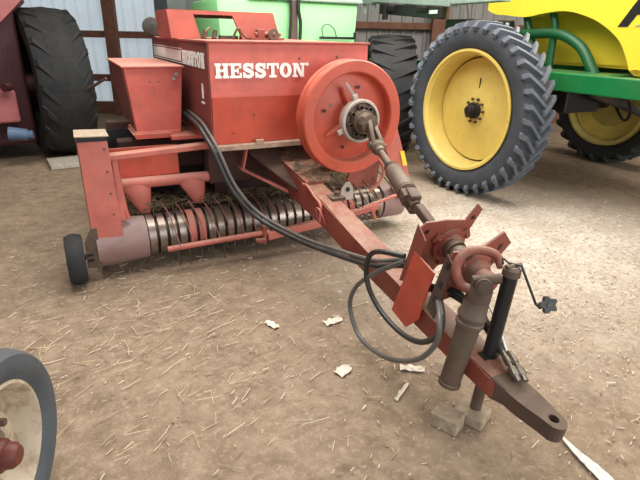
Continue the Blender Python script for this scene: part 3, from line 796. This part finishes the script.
obox(bm, bp(1.70,-.101,.36), BU, BV, BW, .018, .003, .03)
obj('slot', bm, 'black', pb)
def bearing(xc, v, u, r):
    bm = newbm(); c = bp(xc, v, u)
    lathe(bm, c, -BV, [(0,r*1.25),(.012,r*1.25),(.02,r*1.1),(.02,r*.95),(.045,r*.85),(.06,r*.75),(.06,r*.5),(.03,r*.48)], 32)
    for k in range(3):
        a = 2*PI*k/3+.5; p = c+(BU*math.cos(a)+BW*math.sin(a))*r*1.3
        obox(bm, p-BV*.008, BU*math.cos(a)+BW*math.sin(a), -BU*math.sin(a)+BW*math.cos(a), BV, .05, .05, .014, .004); bolt(bm, p, -BV, .012, .028)
    obj('flange_bearing', bm, 'rustred', pb, True)
    bm = newbm(); lathe(bm, c-BV*.058, -BV, [(0,r*.72),(.03,r*.68),(.03,r*.5),(.05,r*.5),(.05,0)], 24); obj('bearing_collar', bm, 'tube', pb, True)
bearing(1.625,.128,.215,.078)
bearing(1.575,-.105,.255,.078)
bm = newbm()
c0 = bp(1.625,.2,.215); c1 = bp(1.575,-.2,.255); dd = (c1-c0).normalized()
lathe(bm, c0, dd, [(0,0),(0,.03),(.08,.03),(.08,.045),(.13,.058),(.16,.058),(.16,.048),(.18,.048),(.18,.054),(.21,.054),(.21,.028),(.40,.028),(.40,0)], 24)
obj('carrier_shaft', bm, 'tube', pb, True)
bm = newbm()  # first yoke between U joint and bracket
bar(bm, PT(1)+V((-.02,-.06,.0)), bp(1.625,.2,.215), .05, .05, .01)
obj('yoke', bm, 'rust', pb)

# ---- hanging half of the driveline
T0 = V((1.43,1.315,.735)); T1 = V((1.372,1.365,.205)); dn = (T1-T0).normalized()
bm = newbm()
e0 = bp(1.560,-.20,.270)
# C-shaped yoke curving from the bearing round the joint cross
tube(bm, [(1.545,1.345,.755),(1.555,1.375,.790),(1.519,1.400,.815),(1.445,1.420,.825),(1.392,1.425,.795),(1.368,1.410,.745),(1.372,1.375,.700),(1.393,1.340,.690)], lambda t: .020 if t > .12 else .011+.08*t, 12)
lathe(bm, e0, -BV, [(-.03,.05),(.02,.055),(.04,.045),(.045,0)], 20)
hp = P_('hanging_drive_shaft', bm, 'rustred', smooth=True)
bm = newbm()
kd = V((-.62,-.74,.25)).normalized(); cyl(bm, T0+V((0,0,-.02))-kd*.05, T0+V((0,0,-.02))+kd*.055, .034, n=20); cyl(bm, T0+V((0,0,-.02))+kd*.055, T0+V((0,0,-.02))+kd*.062, .024, n=16)
cyl(bm, T0+V((-.045,.02,0)), T0+V((.06,-.03,.01)), .022, n=14)
lathe(bm, T0-dn*.01, dn, [(0,0),(0,.035),(.05,.05),(.10,.052),(.10,0)], 20)
obj('universal_joint', bm, 'rust', hp, True)
bm = newbm(); Lh = (T1-T0).length
lathe(bm, T0, dn, [(.08,0),(.08,.050),(.15,.056),(.158,.062),(.17,.062),(.175,.056),(.19,.056),(.195,.060),(.21,.060),(.215,.052),(.44,.046),(.44,0)], 32)
obj('shield_tube', bm, 'tube', hp, True)
bm = newbm()
lathe(bm, T0, dn, [(.44,0),(.44,.047),(.515,.046),(.52,.050),(Lh,.050),(Lh,.040),(Lh-.03,.038),(Lh-.03,0)], 32)
obj('tube_end', bm, 'darkrust', hp, True)

# ---- jack
J1 = V((1.553,1.288,.775)); J0 = V((1.515,1.320,.053)); dj = (J0-J1).normalized(); LJ = (J0-J1).length
bm = newbm(); lathe(bm, J1, dj, [(0,0),(0,.030),(.01,.031),(.43,.031),(.43,0)], 28)
jk = P_('tongue_jack', bm, 'black', smooth=True)
bm = newbm(); lathe(bm, J1, dj, [(-.012,0),(-.012,.026),(0,.037),(.03,.038),(.03,0)], 20); cyl(bm, J1+V((-.035,.0,.012)), J1+V((.045,0,.012)), .010, n=10)
obj('jack_cap', bm, 'darkrust', jk, True)
bm = newbm()
tube(bm, [J1+V((-.04,.015,.022)), J1+V((-.03,.03,.04)), J1+V((-.01,.01,.02))], .004, 6)
tube(bm, [J1+V((0,.02,.018)), J1+V((.02,-.024,.022)), J1+V((.035,-.115,-.115)), J1+V((.037,-.135,-.122)), J1+V((.04,-.15,-.10))], .0055, 8, sp=False)
hd = obj('crank_handle', bm, 'black', jk, True)
kc = J1+V((.04,-.165,-.092)); ka = V((-.45,-.85,.45)).normalized(); ku, kw = frame_for(ka)
bm = newbm(); pts = []
for k in range(40):
    a = 2*PI*k/40; r = .030*(1+.20*math.cos(5*a)); pts.append((r*math.cos(a), r*math.sin(a)))
prism(bm, pts, kc-ka*.012, ku, kw, ka, .024)
kn = obj('knob', bm, 'greenknob', jk)
bm = newbm(); cyl(bm, kc, kc+ka*.016, .010, n=10); obj('knob_bolt', bm, 'lamp', jk)
bm = newbm(); cyl(bm, J1+dj*.35, J0, .026, n=20)
obj('inner_leg', bm, 'darkrust', jk, True)
bm = newbm(); lathe(bm, J1, dj, [(.42,.0),(.42,.035),(.445,.035),(.445,0)], 20); obox(bm, J1+dj*.43+V((.0,.0,0)), (1,0,0), (0,1,.2), (0,-.2,1), .10, .05, .02)
obj('jack_mount', bm, 'black', jk)

# ---- hoses
def hose(pts, r, m, name='hydraulic_hose', k=8, label=None):
    bm = newbm(); tube(bm, pts, r, 10, k); return P_(name, bm, m, smooth=True, label=label)
main = [(.87,4.102,1.050),(.845,3.60,1.045),(.850,3.45,1.005),(.884,3.32,.890),(.974,3.235,.637),(1.123,3.14,.442),(1.289,2.800,.370),(1.345,2.400,.423),(1.375,2.048,.497),(1.41,1.83,.585),(1.445,1.70,.60)]
hose(main, .016, 'hose')
hose([V(p)+V((.028,-.004,.018)) if i < 7 else V(p)+V((.01,0,.03)) for i, p in enumerate(main)], .012, 'hosegrey')
def sc_(p, k): c = V((0,0,1.65)); return c+(V(p)-c)*k
big = [(1.46,1.64,.52),(1.40,1.535,.535),(1.36,1.460,.470),(1.36,1.473,.347),(1.36,1.599,.182),(1.36,1.845,.039),(1.36,2.106,.011),(1.36,2.235,.145),(1.36,2.179,.306),(1.36,1.996,.478),(1.41,1.82,.61)]
kk = [1,1,.97,.96,.945,.94,.94,.945,.96,.985,1]
hose([sc_(p, q) for p, q in zip(big, kk)], .013, 'hosegrey')
small = [(1.41,1.82,.64),(1.35,1.98,.611),(1.34,2.05,.524),(1.34,2.026,.397),(1.34,1.897,.310),(1.34,1.711,.282),(1.34,1.554,.319),(1.34,1.441,.425),(1.37,1.460,.500),(1.46,1.60,.53)]
hose([sc_(p, .985) for p in small], .014, 'hose')
th1 = [(1.46,1.72,.50),(1.50,1.60,.53),(1.545,1.473,.50),(1.56,1.342,.425),(1.55,1.259,.385)]
hose(th1, .017, 'hose')
hose([(1.45,1.66,.54),(1.50,1.53,.56),(1.535,1.42,.50),(1.55,1.33,.44),(1.56,1.27,.39)], .015, 'black')
hose([V(p)+V((.035,.01,-.01)) for p in th1[:-1]]+[(1.575,1.27,.38)], .013, 'hose')
hose([(1.50,1.62,.50),(1.585,1.48,.56),(1.60,1.36,.47),(1.575,1.25,.375)], .005, 'white', 'cable', label='thin pale cable')
for dx, ya in ((0,1.255),(.028,1.245)):
    bm = newbm(); a = V((1.545+dx,ya,.392)); d = V((-.04,-.16,-.055)).normalized()
    lathe(bm, a, d, [(0,0),(0,.012),(.03,.012),(.03,.016),(.06,.016),(.06,.012),(.085,.012),(.085,.019),(.12,.019),(.125,.013),(.15,.013),(.15,0)], 14)
    P_('hose_coupler', bm, 'chrome', smooth=True)

# =================================================================== block under the jack
blk = newbm()
obox(blk, (1.355,1.328,.038), (.9,.42,0), (-.42,.9,0), (0,0,1), .095, .13, .074, .006)
tag(obj('wood_block', blk, 'wood'), 'short square wood block left of the foot of the black jack', 'wood block', 'wood pieces under the jack')
blk = newbm(); obox(blk, (1.495,1.315,.026), (.9,.42,0), (-.42,.9,0), (0,0,1), .125, .14, .050, .006)
tag(obj('wood_block', blk, 'wood'), 'flat wood block right under the foot of the black jack', 'wood block', 'wood pieces under the jack')

# =================================================================== SPRAYER
spr = thing('crop_sprayer', 'green and yellow crop sprayer with tall lugged wheels and yellow tank', 'sprayer', loc=(5.2,5.2,0))
def S_(name, bm, m, parent=None, smooth=False, label=None):
    o = obj(name, bm, m, parent or spr, smooth, label=label)
    if parent is None: o.location = -spr.location
    return o
def sprwheel(xo, yc, R, W, rim, s, lug=38, mt='rubber', ax=None, hgt=.042, crown=0.):
    """xo outer-face x; s=-1 outer face looks towards -x"""
    c = V((xo-s*W*.5, yc, R+.01)); ax = V(ax).normalized() if ax else V((s,0,0))
    bm = newbm(); tyre(bm, c, ax, R-.03, rim, W, crown)
    t = S_('tire', bm, mt, smooth=True)
    bm = newbm(); lugs(bm, c, ax, R-.03-crown*.5, W*(1-crown*1.5), lug, hgt=hgt, wid=.048, sweep=.17, over=.07)
    obj('tread', bm, 'tread' if mt == 'rubber' else mt, t)
    bm = newbm(); h = W/2
    lathe(bm, c, ax, [(h*.84,rim+.014),(h*.92,rim+.012),(h*.92,rim-.012),(h*.76,rim-.025),(h*.70,rim-.040),(-h*.36,rim-.055),(-h*.60,rim-.060),(-h*.60,rim-.072),(-h*.40,rim-.078),
                      (-h*.38,.28),(-h*.20,.20),(-h*.16,.12),(-h*.16,0)], 64)
    lathe(bm, c, ax, [(-h*.60,rim+.012),(-h*.66,rim+.012),(-h*.66,rim-.015),(-h*.45,rim-.04),(0,rim-.05)], 64)
    r = obj('rim', bm, 'yellow', t, True)
    bm = newbm(); lathe(bm, c, ax, [(-h*.56,rim-.060),(-h*.50,rim-.068),(-h*.50,rim-.074),(-h*.60,rim-.074)], 64, closed=True); obj('dish_seam', bm, 'rust', r, True)
    bm = newbm(); lathe(bm, c, ax, [(-h*.3,.09),(h*.10,.085),(h*.12,.06),(h*.44,.055),(h*.46,.04),(h*.52,.035),(h*.52,0)], 24)
    obj('hub', bm, 'black', t, True)
    for k in range(10):
        bm = newbm(); a = 2*PI*k/10; p = c-ax*(h*.22)+V((0,math.cos(a),math.sin(a)))*.125; cyl(bm, p, p+ax*.04, .014, n=6); obj('lug_nut', bm, 'rust', t)
    bm = newbm(); p = c-ax*(h*.30); cyl(bm, p+V((0,.0,.22)), p+V((0,0,.34)), .006, n=8); obj('valve_stem', bm, 'black', t)
    return t
sprwheel(3.86, 4.245, .90, .35, .622, -1, ax=(-.9985,-.055,0))
sprwheel(3.86, 6.1, .84, .60, .50, -1, 24, 'rubberdk', (-.88,.48,0), .030, .05)
sprwheel(7.25, 4.62, .84, .42, .60, 1, 24, 'rubberdk')
sprwheel(7.25, 6.6, .84, .42, .60, 1, 24, 'rubberdk')
# inside of the far wheel: visible yellow dish
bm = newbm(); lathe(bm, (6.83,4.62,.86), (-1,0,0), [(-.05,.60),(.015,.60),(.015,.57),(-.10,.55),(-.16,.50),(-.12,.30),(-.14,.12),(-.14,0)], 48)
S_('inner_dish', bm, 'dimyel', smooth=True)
bm = newbm(); cyl(bm, (6.80,4.62,.86), (5.3,4.45,.95), .09, n=14); S_('axle', bm, 'black')
bm = newbm(); cyl(bm, (4.2,4.245,.91), (5.35,4.40,.98), .09, n=14); S_('axle', bm, 'black')
bm = newbm(); cyl(bm, (4.2,6.15,.86), (6.9,6.6,.86), .08, n=12); S_('axle', bm, 'black')
bm = newbm(); box(bm, 6.1, 6.7, 4.2, 4.6, .92, 1.15, .02); S_('suspension_box', bm, 'black')
bm = newbm(); box(bm, 5.2, 5.8, 4.0, 4.5, .85, 1.15, .02); S_('gearbox', bm, 'black')
bm = newbm(); cyl(bm, (5.5,3.9,1.08), (6.65,4.0,.80), .05, n=12); S_('steering_cylinder', bm, 'lamp', smooth=True)
bm = newbm(); tube(bm, [(5.9,3.8,1.15),(6.2,3.85,.85),(6.5,4.1,.70),(6.7,4.4,.85)], .02, 8); S_('hydraulic_hose', bm, 'black', smooth=True)
# frame rail
bm = newbm(); box(bm, 4.62, 4.78, 1.6, 7.4, 1.155, 1.335, .012); S_('frame_rail', bm, 'green')
bm = newbm(); box(bm, 6.4, 6.56, 2.0, 7.4, 1.155, 1.335, .012); S_('frame_rail', bm, 'green')
bm = newbm(); box(bm, 4.78, 6.4, 3.9, 4.1, 1.13, 1.30, .01); S_('cross_member', bm, 'green')
bm = newbm(); box(bm, 4.78, 6.4, 5.9, 6.1, 1.13, 1.30, .01); S_('cross_member', bm, 'green')
# hoops above the rail
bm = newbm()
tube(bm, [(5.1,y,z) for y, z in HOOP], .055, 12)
S_('hoop_tube', bm, 'greenshade', smooth=True)
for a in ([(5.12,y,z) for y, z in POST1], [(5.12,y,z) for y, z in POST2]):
    bm = newbm(); tube(bm, a, .04, 10); S_('hoop_post', bm, 'greenshade', smooth=True)
bm = newbm(); box(bm, 4.75, 5.2, 3.3, 5.0, 1.25, 1.335, .01); S_('platform', bm, 'green')
# tank: outer shell with an arch cut out of the side, recessed wall behind
bm = newbm()
arch = [(p.x, p.y) for p in spline([(a, b, 0) for a, b in ARCH], 4)]
prof = arch+[(1.9,1.30),(1.75,1.5),(1.75,2.6),(1.9,2.8),(5.0,2.8),(5.28,2.6)]
prism(bm, prof, (5.0,0,0), (0,1,0), (0,0,1), (1,0,0), 1.6)
bmesh.ops.bevel(bm, geom=[e for e in bm.edges if abs((e.verts[0].co-e.verts[1].co).x) < 1e-4], offset=.06, segments=3, affect='EDGES')
tk = S_('tank', bm, 'tankyel', smooth=True)
bm = newbm()
prism(bm, [(4.98,1.37),(5.05,1.95),(3.2,1.95),(3.2,1.37)], (5.42,0,0), (0,1,0), (0,0,1), (1,0,0), .9)
bmesh.ops.bevel(bm, geom=bm.edges[:], offset=.03, segments=2, affect='EDGES')
obj('recessed_wall', bm, 'tankyel', tk, True)
bm = newbm(); word(bm, 'A', (4.998,3.44,1.775), (0,-1,0), (0,0,1), (-1,0,0), .42, .42, .003); obj('lettering', bm, 'black', tk, label='black letter A')
bm = newbm(); prism(bm, [(.17,-.0),(.5,.03),(.5,.16)], (4.998,3.44,1.775), (0,-1,0), (0,0,1), (-1,0,0), .004); obj('swoosh', bm, 'sheetgrey', tk, label='grey swoosh')
# booms and brackets over the wheel
bm = newbm(); bar(bm, (4.2,4.95,2.02), (4.2,6.6,2.13), .16, .10, .01); bar(bm, (4.25,4.2,2.06), (4.2,5.4,2.05), .14, .12, .01)
bo = S_('boom_arm', bm, 'greygreen')
bm = newbm(); bar(bm, (4.15,5.05,1.905), (4.15,6.35,1.99), .10, .13, .01); cyl(bm, (4.1,6.2,2.05), (4.1,6.2,1.85), .04, n=10); cyl(bm, (4.1,5.95,1.97), (4.1,6.1,1.99), .05, n=10); cyl(bm, (4.12,5.3,1.95), (4.12,5.5,1.95), .04, n=10)
obj('boom_lower_arm', bm, 'black', bo)
bm = newbm(); box(bm, 4.085, 4.098, 5.10, 5.24, 1.90, 1.94); obj('reflector', bm, 'refl', bo, label='small pale reflector')
bm = newbm(); lathe(bm, (4.3,5.75,2.17), (0,1,0), [(-.35,0),(-.33,.10),(-.2,.15),(.2,.15),(.33,.10),(.35,0)], 24); S_('air_tank', bm, 'alu', smooth=True)
bm = newbm(); cyl(bm, (4.2,6.9,2.14), (4.2,6.9,1.95), .025, n=8); bar(bm, (4.2,7.2,2.1), (4.2,6.5,2.09), .1, .05); cyl(bm, (4.2,6.65,2.08), (4.2,6.65,1.98), .03, n=8)
S_('nozzle_body', bm, 'greygreen')
bm = newbm(); tube(bm, [(4.2,4.75,2.02),(4.18,4.68,1.92),(4.15,4.62,1.80)], .006, 6); S_('breather_tube', bm, 'black')
bm = newbm(); box(bm, 4.35, 5.0, 4.75, 5.25, 1.33, 1.85, .02); S_('control_housing', bm, 'black')
bm = newbm(); lathe(bm, (5.0,5.15,2.03), (-1,0,0), [(0,.0),(.05,.16),(.12,.13),(.14,0)], 20)
bm.free()

# =================================================================== pale green tank behind the hood
gt = thing('seed_tank', 'pale green plastic tank standing behind the red hood', 'tank', loc=(2.7,6.7,0))
def G_(name, bm, m, smooth=False, label=None):
    o = obj(name, bm, m, gt, smooth, label=label); o.location = -gt.location; return o
bm = newbm(); hexa(bm, [(1.88,6.25,.55),(3.62,6.25,.55),(3.62,7.2,.55),(1.88,7.2,.55),(1.78,6.2,2.02),(3.68,6.2,2.02),(3.68,7.4,2.02),(1.78,7.4,2.02)], .04)
G_('tank_body', bm, 'palegreen', True)
bm = newbm(); hexa(bm, [(2.15,6.16,2.02),(3.72,6.16,2.02),(3.72,7.44,2.02),(2.15,7.44,2.02),(2.15,6.16,2.07),(3.72,6.16,2.07),(3.72,7.44,2.07),(2.15,7.44,2.07)], .015)
G_('lid', bm, 'greygreen')
bm = newbm(); box(bm, 2.70, 2.79, 6.165, 6.185, .5, 2.3)
G_('strap_post', bm, 'tube')
bm = newbm(); tube(bm, [(2.81,6.15,2.3),(2.79,6.14,1.95),(2.82,6.14,1.75),(2.80,6.15,1.4)], .022, 8); tube(bm, [(2.67,6.15,2.3),(2.69,6.14,1.9),(2.66,6.15,1.4)], .018, 8)
G_('drop_hose', bm, 'hose', True)
bm = newbm(); tube(bm, [(3.16,6.17,1.60),(3.13,6.16,1.72),(3.2,6.16,1.77),(3.3,6.16,1.72),(3.35,6.16,1.60)], .006, 6)
bar(bm, (3.1,6.15,1.61), (3.6,6.15,1.61), .05, .03); cyl(bm, (3.58,6.1,1.60), (3.58,6.1,1.68), .02, n=8)
G_('valve_hose', bm, 'black')
bm = newbm()
for x in (1.95, 3.55):
    for y in (6.4, 7.1): bar(bm, (x,y,0), (x,y,.58), .07)
bar(bm, (1.9,6.4,.5), (3.6,6.4,.5), .07); bar(bm, (1.9,7.1,.5), (3.6,7.1,.5), .07)
G_('stand', bm, 'greygreen')
# dark grey implement box left of it
gc = newbm(); box(gc, 1.50, 1.76, 7.6, 8.6, 0, 2.6, .01); box(gc, 1.76, 3.9, 7.8, 8.6, 0, 2.3, .01)
for z in (.6,1.2,1.8,2.2): box(gc, 1.47, 1.79, 7.57, 7.6, z, z+.05)
tag(obj('metal_cabinet', gc, 'greydark'), 'dull grey steel cabinet behind the red top cover, left of the pale green tank', 'cabinet')

# =================================================================== RED TRACTOR at left
tr = thing('tractor', 'dark red tractor with a large muddy lugged rear tyre', 'tractor', loc=(-.9,8.6,0))
def T_(name, bm, m, parent=None, smooth=False, label=None):
    o = obj(name, bm, m, parent or tr, smooth, label=label)
    if parent is None: o.location = -tr.location
    return o
c = V((-.03,8.0,.96)); ax = V((-.985,-.17,0)).normalized()
bm = newbm(); tyre(bm, c, ax, .95, .50, .66, crown=.045, n=72); lugs(bm, c, ax, .925, .58, 20, hgt=.016, wid=.085, sweep=.34, over=.12)
tt = T_('tire', bm, 'rubberdk')
bm = newbm(); lathe(bm, c, ax, [(.2,.50),(.05,.46),(.02,.2),(.1,.15),(.12,0)], 40); obj('rim', bm, 'tracred', tt, True)
s = V((-ax.y, ax.x, 0))
bm = newbm()   # fender: slanted sheet beside the tyre
prism(bm, [(-.215,1.965),(-.489,1.705),(-1.0,1.705),(-1.0,2.35),(-.24,2.35)], (0,7.5,0), (1,0,0), (0,0,1), (0,1,0), .9)
T_('fender', bm, 'tracpink')
bm = newbm(); obox(bm, c+ax*1.20+V((0,.6,.10)), ax, s, (0,0,1), 1.5, 1.6, 1.7, .04)
T_('tractor_body', bm, 'tracred')
bm = newbm(); obox(bm, c+ax*.78+V((0,-.35,-.22)), ax, s, (0,0,1), .62, .25, .40, .03)
T_('drawbar_housing', bm, 'tracpink')
bm = newbm(); cyl(bm, c, c+ax*1.4, .12, n=16); cyl(bm, c+ax*.5+V((0,-.5,.05)), c+ax*.42+V((0,-.45,.5)), .012, n=8); cyl(bm, c+ax*.50+V((0,-.55,.02)), c+ax*.55+V((0,-.62,.02)), .05, n=10)
T_('axle_housing', bm, 'tracred')
for q in ((.6,1.0),(1.9,-.9),(1.9,.9)):
    if q[0] < 1: continue
    cc = c+ax*q[0]*1.35+V((0,.0,-.0)); cc.z = .55 if q[1] < 0 else .96
    cc += s*(q[1]*1.6 if q[1] > 0 else q[1]*0)
bm = newbm(); c2 = c+ax*2.6; tyre(bm, c2, ax, .95, .5, .5, n=40); T_('tire', bm, 'rubberdk', smooth=True)
bm = newbm(); cyl(bm, (.30,7.2,.92), (.55,6.9,1.10), .022, .016, n=10); cyl(bm, (.05,7.6,.80), (.32,7.2,.92), .014, n=8); T_('lift_lever', bm, 'darkrust')
bm = newbm(); cyl(bm, (-.62,7.25,.44), (-.42,7.22,.42), .085, .07, n=16); cyl(bm, (-.42,7.22,.42), (-.36,7.21,.42), .05, n=12)
T_('coupler', bm, 'blue', label='blue coupler')

# =================================================================== wheel at bottom left
fw_c = V((-.392,1.589,.348)); fax = V((.925,-.38,0)).normalized()
fwt = thing('wagon_wheel', 'worn tyre on a cream steel rim with rusty hub at the bottom left', 'wheel', loc=(fw_c.x, fw_c.y, 0))
bm = newbm(); tyre(bm, V((0,0,.348)), fax, .348, .235, .165, n=72); obj('tire', bm, 'rubbersm', fwt, True)
bm = newbm(); lathe(bm, V((0,0,.348)), fax, [(.050,.240),(.060,.243),(.064,.232),(.045,.222),(.0,.212),(-.02,.20),(-.02,.17),(.015,.13),(.015,.085),(0,.08),(0,0)], 56)
lathe(bm, V((0,0,.348)), fax, [(-.055,.24),(-.06,.235),(-.02,.20)], 56)
rm = obj('rim', bm, 'cream', fwt, True)
bm = newbm(); lathe(bm, V((0,0,.348)), fax, [(.0,.06),(.05,.055),(.06,.045),(.085,.042),(.10,.03),(.103,0)], 28)
cyl(bm, V((0,0,.348)), V((0,0,.348))-fax*.35, .035, n=14)
obj('hub', bm, 'hubred', fwt, True)
fu = V((-fax.y, fax.x, 0))
for k in range(5):
    bm = newbm(); a = 2*PI*k/5+.75; p = V((0,0,.348))+fax*.016+(fu*math.cos(a)+V((0,0,1))*math.sin(a))*.105; cyl(bm, p, p+fax*.018, .014, n=6)
    obj('lug_nut', bm, 'rust', fwt)
for a in (-.62, 2.2):
    bm = newbm(); p = V((0,0,.348))+fax*.001+(fu*math.cos(a)+V((0,0,1))*math.sin(a))*.155
    obox(bm, p+fax*.006, fu, V((0,0,1)), fax, .045, .014, .012); obj('rim_slot', bm, 'black', rm)

# =================================================================== litter
def scrap(pos, sx, sy, rot, label, m='paper', cat='scrap', name='husk_scrap'):
    bm = newbm(); u = V((math.cos(rot), math.sin(rot), 0)); w = V((-math.sin(rot), math.cos(rot), 0)); o = V(pos)
    n = 5; G = [[None]*3 for _ in range(n+1)]
    for i in range(n+1):
        for j in range(3):
            x = (i/n-.5)*sx; y = (j/2-.5)*sy*(1-.35*abs(i/n-.5)+.12*math.sin(i*2.3+j)); z = .008+.012*math.sin(i*1.4+j)**2
            G[i][j] = (o+u*x+w*y+V((0,0,z)))
    A = [[bm.verts.new(p) for p in r] for r in G]; B = [[bm.verts.new(p-V((0,0,.003))) for p in r] for r in G]
    for i in range(n):
        for j in range(2):
            bm.faces.new((A[i][j],A[i+1][j],A[i+1][j+1],A[i][j+1])); bm.faces.new((B[i][j],B[i][j+1],B[i+1][j+1],B[i+1][j]))
    for i in range(n):
        bm.faces.new((A[i][0],B[i][0],B[i+1][0],A[i+1][0])); bm.faces.new((A[i][2],A[i+1][2],B[i+1][2],B[i][2]))
    for j in range(2):
        bm.faces.new((A[0][j],A[0][j+1],B[0][j+1],B[0][j])); bm.faces.new((A[n][j],B[n][j],B[n][j+1],A[n][j+1]))
    return tag(obj(name, bm, m), label, cat, 'husk scraps on the dirt' if cat == 'scrap' else None)
scrap((.943,2.451,0), .10, .045, 1.9, 'pale husk scrap alone on the dirt left of the hose coil')
scrap((1.30,2.33,0), .12, .06, .1, 'pale husk scrap at the left edge of the hose coil')
scrap((1.117,1.874,0), .09, .07, .4, 'tan husk scrap on the dirt just below the hose coil')
scrap((1.46,1.731,0), .13, .05, -.6, 'pale husk scrap under the tongue inside the hose coil')
o = scrap((1.30,1.60,0), .15, .02, .55, 'thin tan bark sliver on the dirt beside the hanging shaft', cat='sliver', name='bark_sliver')
# white strap running off the hitch
bm = newbm()
P = spline([(1.77,1.06,.012),(1.755,.99,.012),(1.745,.93,.012),(1.74,.87,.012),(1.73,.79,.012),(1.72,.70,.012)], 8)
prev = None
for i, p in enumerate(P):
    t = i/(len(P)-1); w = .004+.024*min(1, t*1.5); d = (P[min(i+1,len(P)-1)]-P[max(i-1,0)]).normalized(); sd = V((d.y,-d.x,0)).normalized()*w*(1+.06*math.sin(i*1.1))
    cur = [bm.verts.new(q) for q in (p-sd, p+sd, p+sd+V((0,0,.005)), p-sd+V((0,0,.005)))]
    if prev:
        for j in range(4): bm.faces.new((prev[j],prev[(j+1)%4],cur[(j+1)%4],cur[j]))
    else: bm.faces.new(cur[::-1])
    prev = cur
bm.faces.new(prev)
tag(obj('strap', bm, 'strap'), 'frayed white strap lying on the dirt from the hitch tip', 'strap')
bm = newbm(); obox(bm, (.02,7.25,.03), (1,.1,0), (-.1,1,0), (0,0,1), .55, .5, .05, .005)
tag(obj('wood_plank', bm, 'plank'), 'grey plank on the floor in front of the tractor tyre', 'plank')

# loose straw and chaff: nobody could count it
rnd = random.Random(11)
def straw_mesh(name, n, place, L, W, mats, label):
    bm = newbm()
    for i in range(n):
        x, y = place(); a = rnd.gauss(.55, .7); l = rnd.uniform(*L)*(1+ (rnd.random()**6)*1.5); w = rnd.uniform(*W)
        d = V((math.cos(a), math.sin(a), rnd.uniform(-.08,.08)))*l/2; s = V((-math.sin(a), math.cos(a), 0))*w/2
        bend = s.normalized()*rnd.uniform(-.06,.06)*l
        p = V((x, y, .004+rnd.random()*.012+abs(d.z)))
        t = V((0,0,w*.6)); mi = rnd.randrange(len(mats))
        A = [bm.verts.new(q) for q in (p-d-s, p-d+s, p-d+t)]; Bm = [bm.verts.new(q+bend) for q in (p-s, p+s, p+t)]; E = [bm.verts.new(q) for q in (p+d-s, p+d+s, p+d+t)]
        for Q, R_ in ((A, Bm), (Bm, E)):
            for j in range(3):
                f = bm.faces.new((Q[j], Q[(j+1)%3], R_[(j+1)%3], R_[j])); f.material_index = mi
    o = obj(name, bm, mats); return tag(o, label, 'straw', kind='stuff')
def pl_left():
    while True:
        x = rnd.gauss(.2, .6); y = rnd.gauss(2.6, .6)
        if x > -1.2 and y > .9: return x, y
def pl_all(): return rnd.uniform(-.6, 4.6), rnd.uniform(.5, 4.6)
def pl_right():
    return rnd.gauss(3.1, 1.0), rnd.gauss(2.3, 1.0)
straw_mesh('straw_litter', 420, pl_left, (.03,.11), (.002,.004), ['straw1','straw2','straw3'], 'loose golden straw strewn over the dirt left of the tongue')
straw_mesh('straw_litter', 1100, pl_all, (.008,.04), (.002,.005), ['straw2','straw3','straw1'], 'short straw bits scattered over the whole dirt floor')
straw_mesh('chaff_litter', 3600, pl_right, (.006,.022), (.003,.008), ['straw2','straw2','straw3'], 'pale chipped chaff covering the floor right of the tongue')

# =================================================================== LIGHT
w = bpy.data.worlds.new('sky'); sc.world = w; w.use_nodes = True
bg = w.node_tree.nodes['Background']; bg.inputs[0].default_value = (.86,.93,1.0,1); bg.inputs[1].default_value = 1.15
def area(name, loc, tgt, sx, sy, power, col):
    l = bpy.data.lights.new(name, 'AREA'); l.shape = 'RECTANGLE'; l.size = sx; l.size_y = sy; l.energy = power; l.color = col
    o = bpy.data.objects.new(name, l); C.objects.link(o); o.location = loc
    o.rotation_euler = (V(tgt)-V(loc)).to_track_quat('-Z', 'Y').to_euler(); return o
# daylight entering through the open barn door behind and right of the camera
area('door_daylight', WP(5.5,-1.2,2.6), WP(.8,5.0,.6), 4.5, 3.0, 150, (1,.97,.92))
# added overhead fill light under the closed roof
area('overhead_fill', WP(1.4,5.0,4.25), WP(1.4,5.0001,0), 8.5, 3.4, 540, (1,.98,.95))

# =================================================================== CAMERA
cd = bpy.data.cameras.new('camera'); cam = bpy.data.objects.new('camera', cd); C.objects.link(cam); sc.camera = cam
cd.sensor_fit = 'HORIZONTAL'; cd.sensor_width = 36; cd.lens = 499/640*36; cd.clip_start = .05; cd.clip_end = 100
pt, ro = math.radians(22.4), math.radians(1.23)
fwd = EH*math.cos(pt)-V((0,0,math.sin(pt))); r0 = ER; u0 = r0.cross(fwd)
rt = r0*math.cos(ro)+u0*math.sin(ro); up = -r0*math.sin(ro)+u0*math.cos(ro)
mw = Matrix((rt, up, -fwd)).transposed().to_4x4(); mw.translation = V((0,0,1.65)); cam.matrix_world = mw
sc.view_settings.view_transform = 'Standard'; sc.view_settings.look = 'None'; sc.view_settings.exposure = 0.42; sc.view_settings.gamma = 1
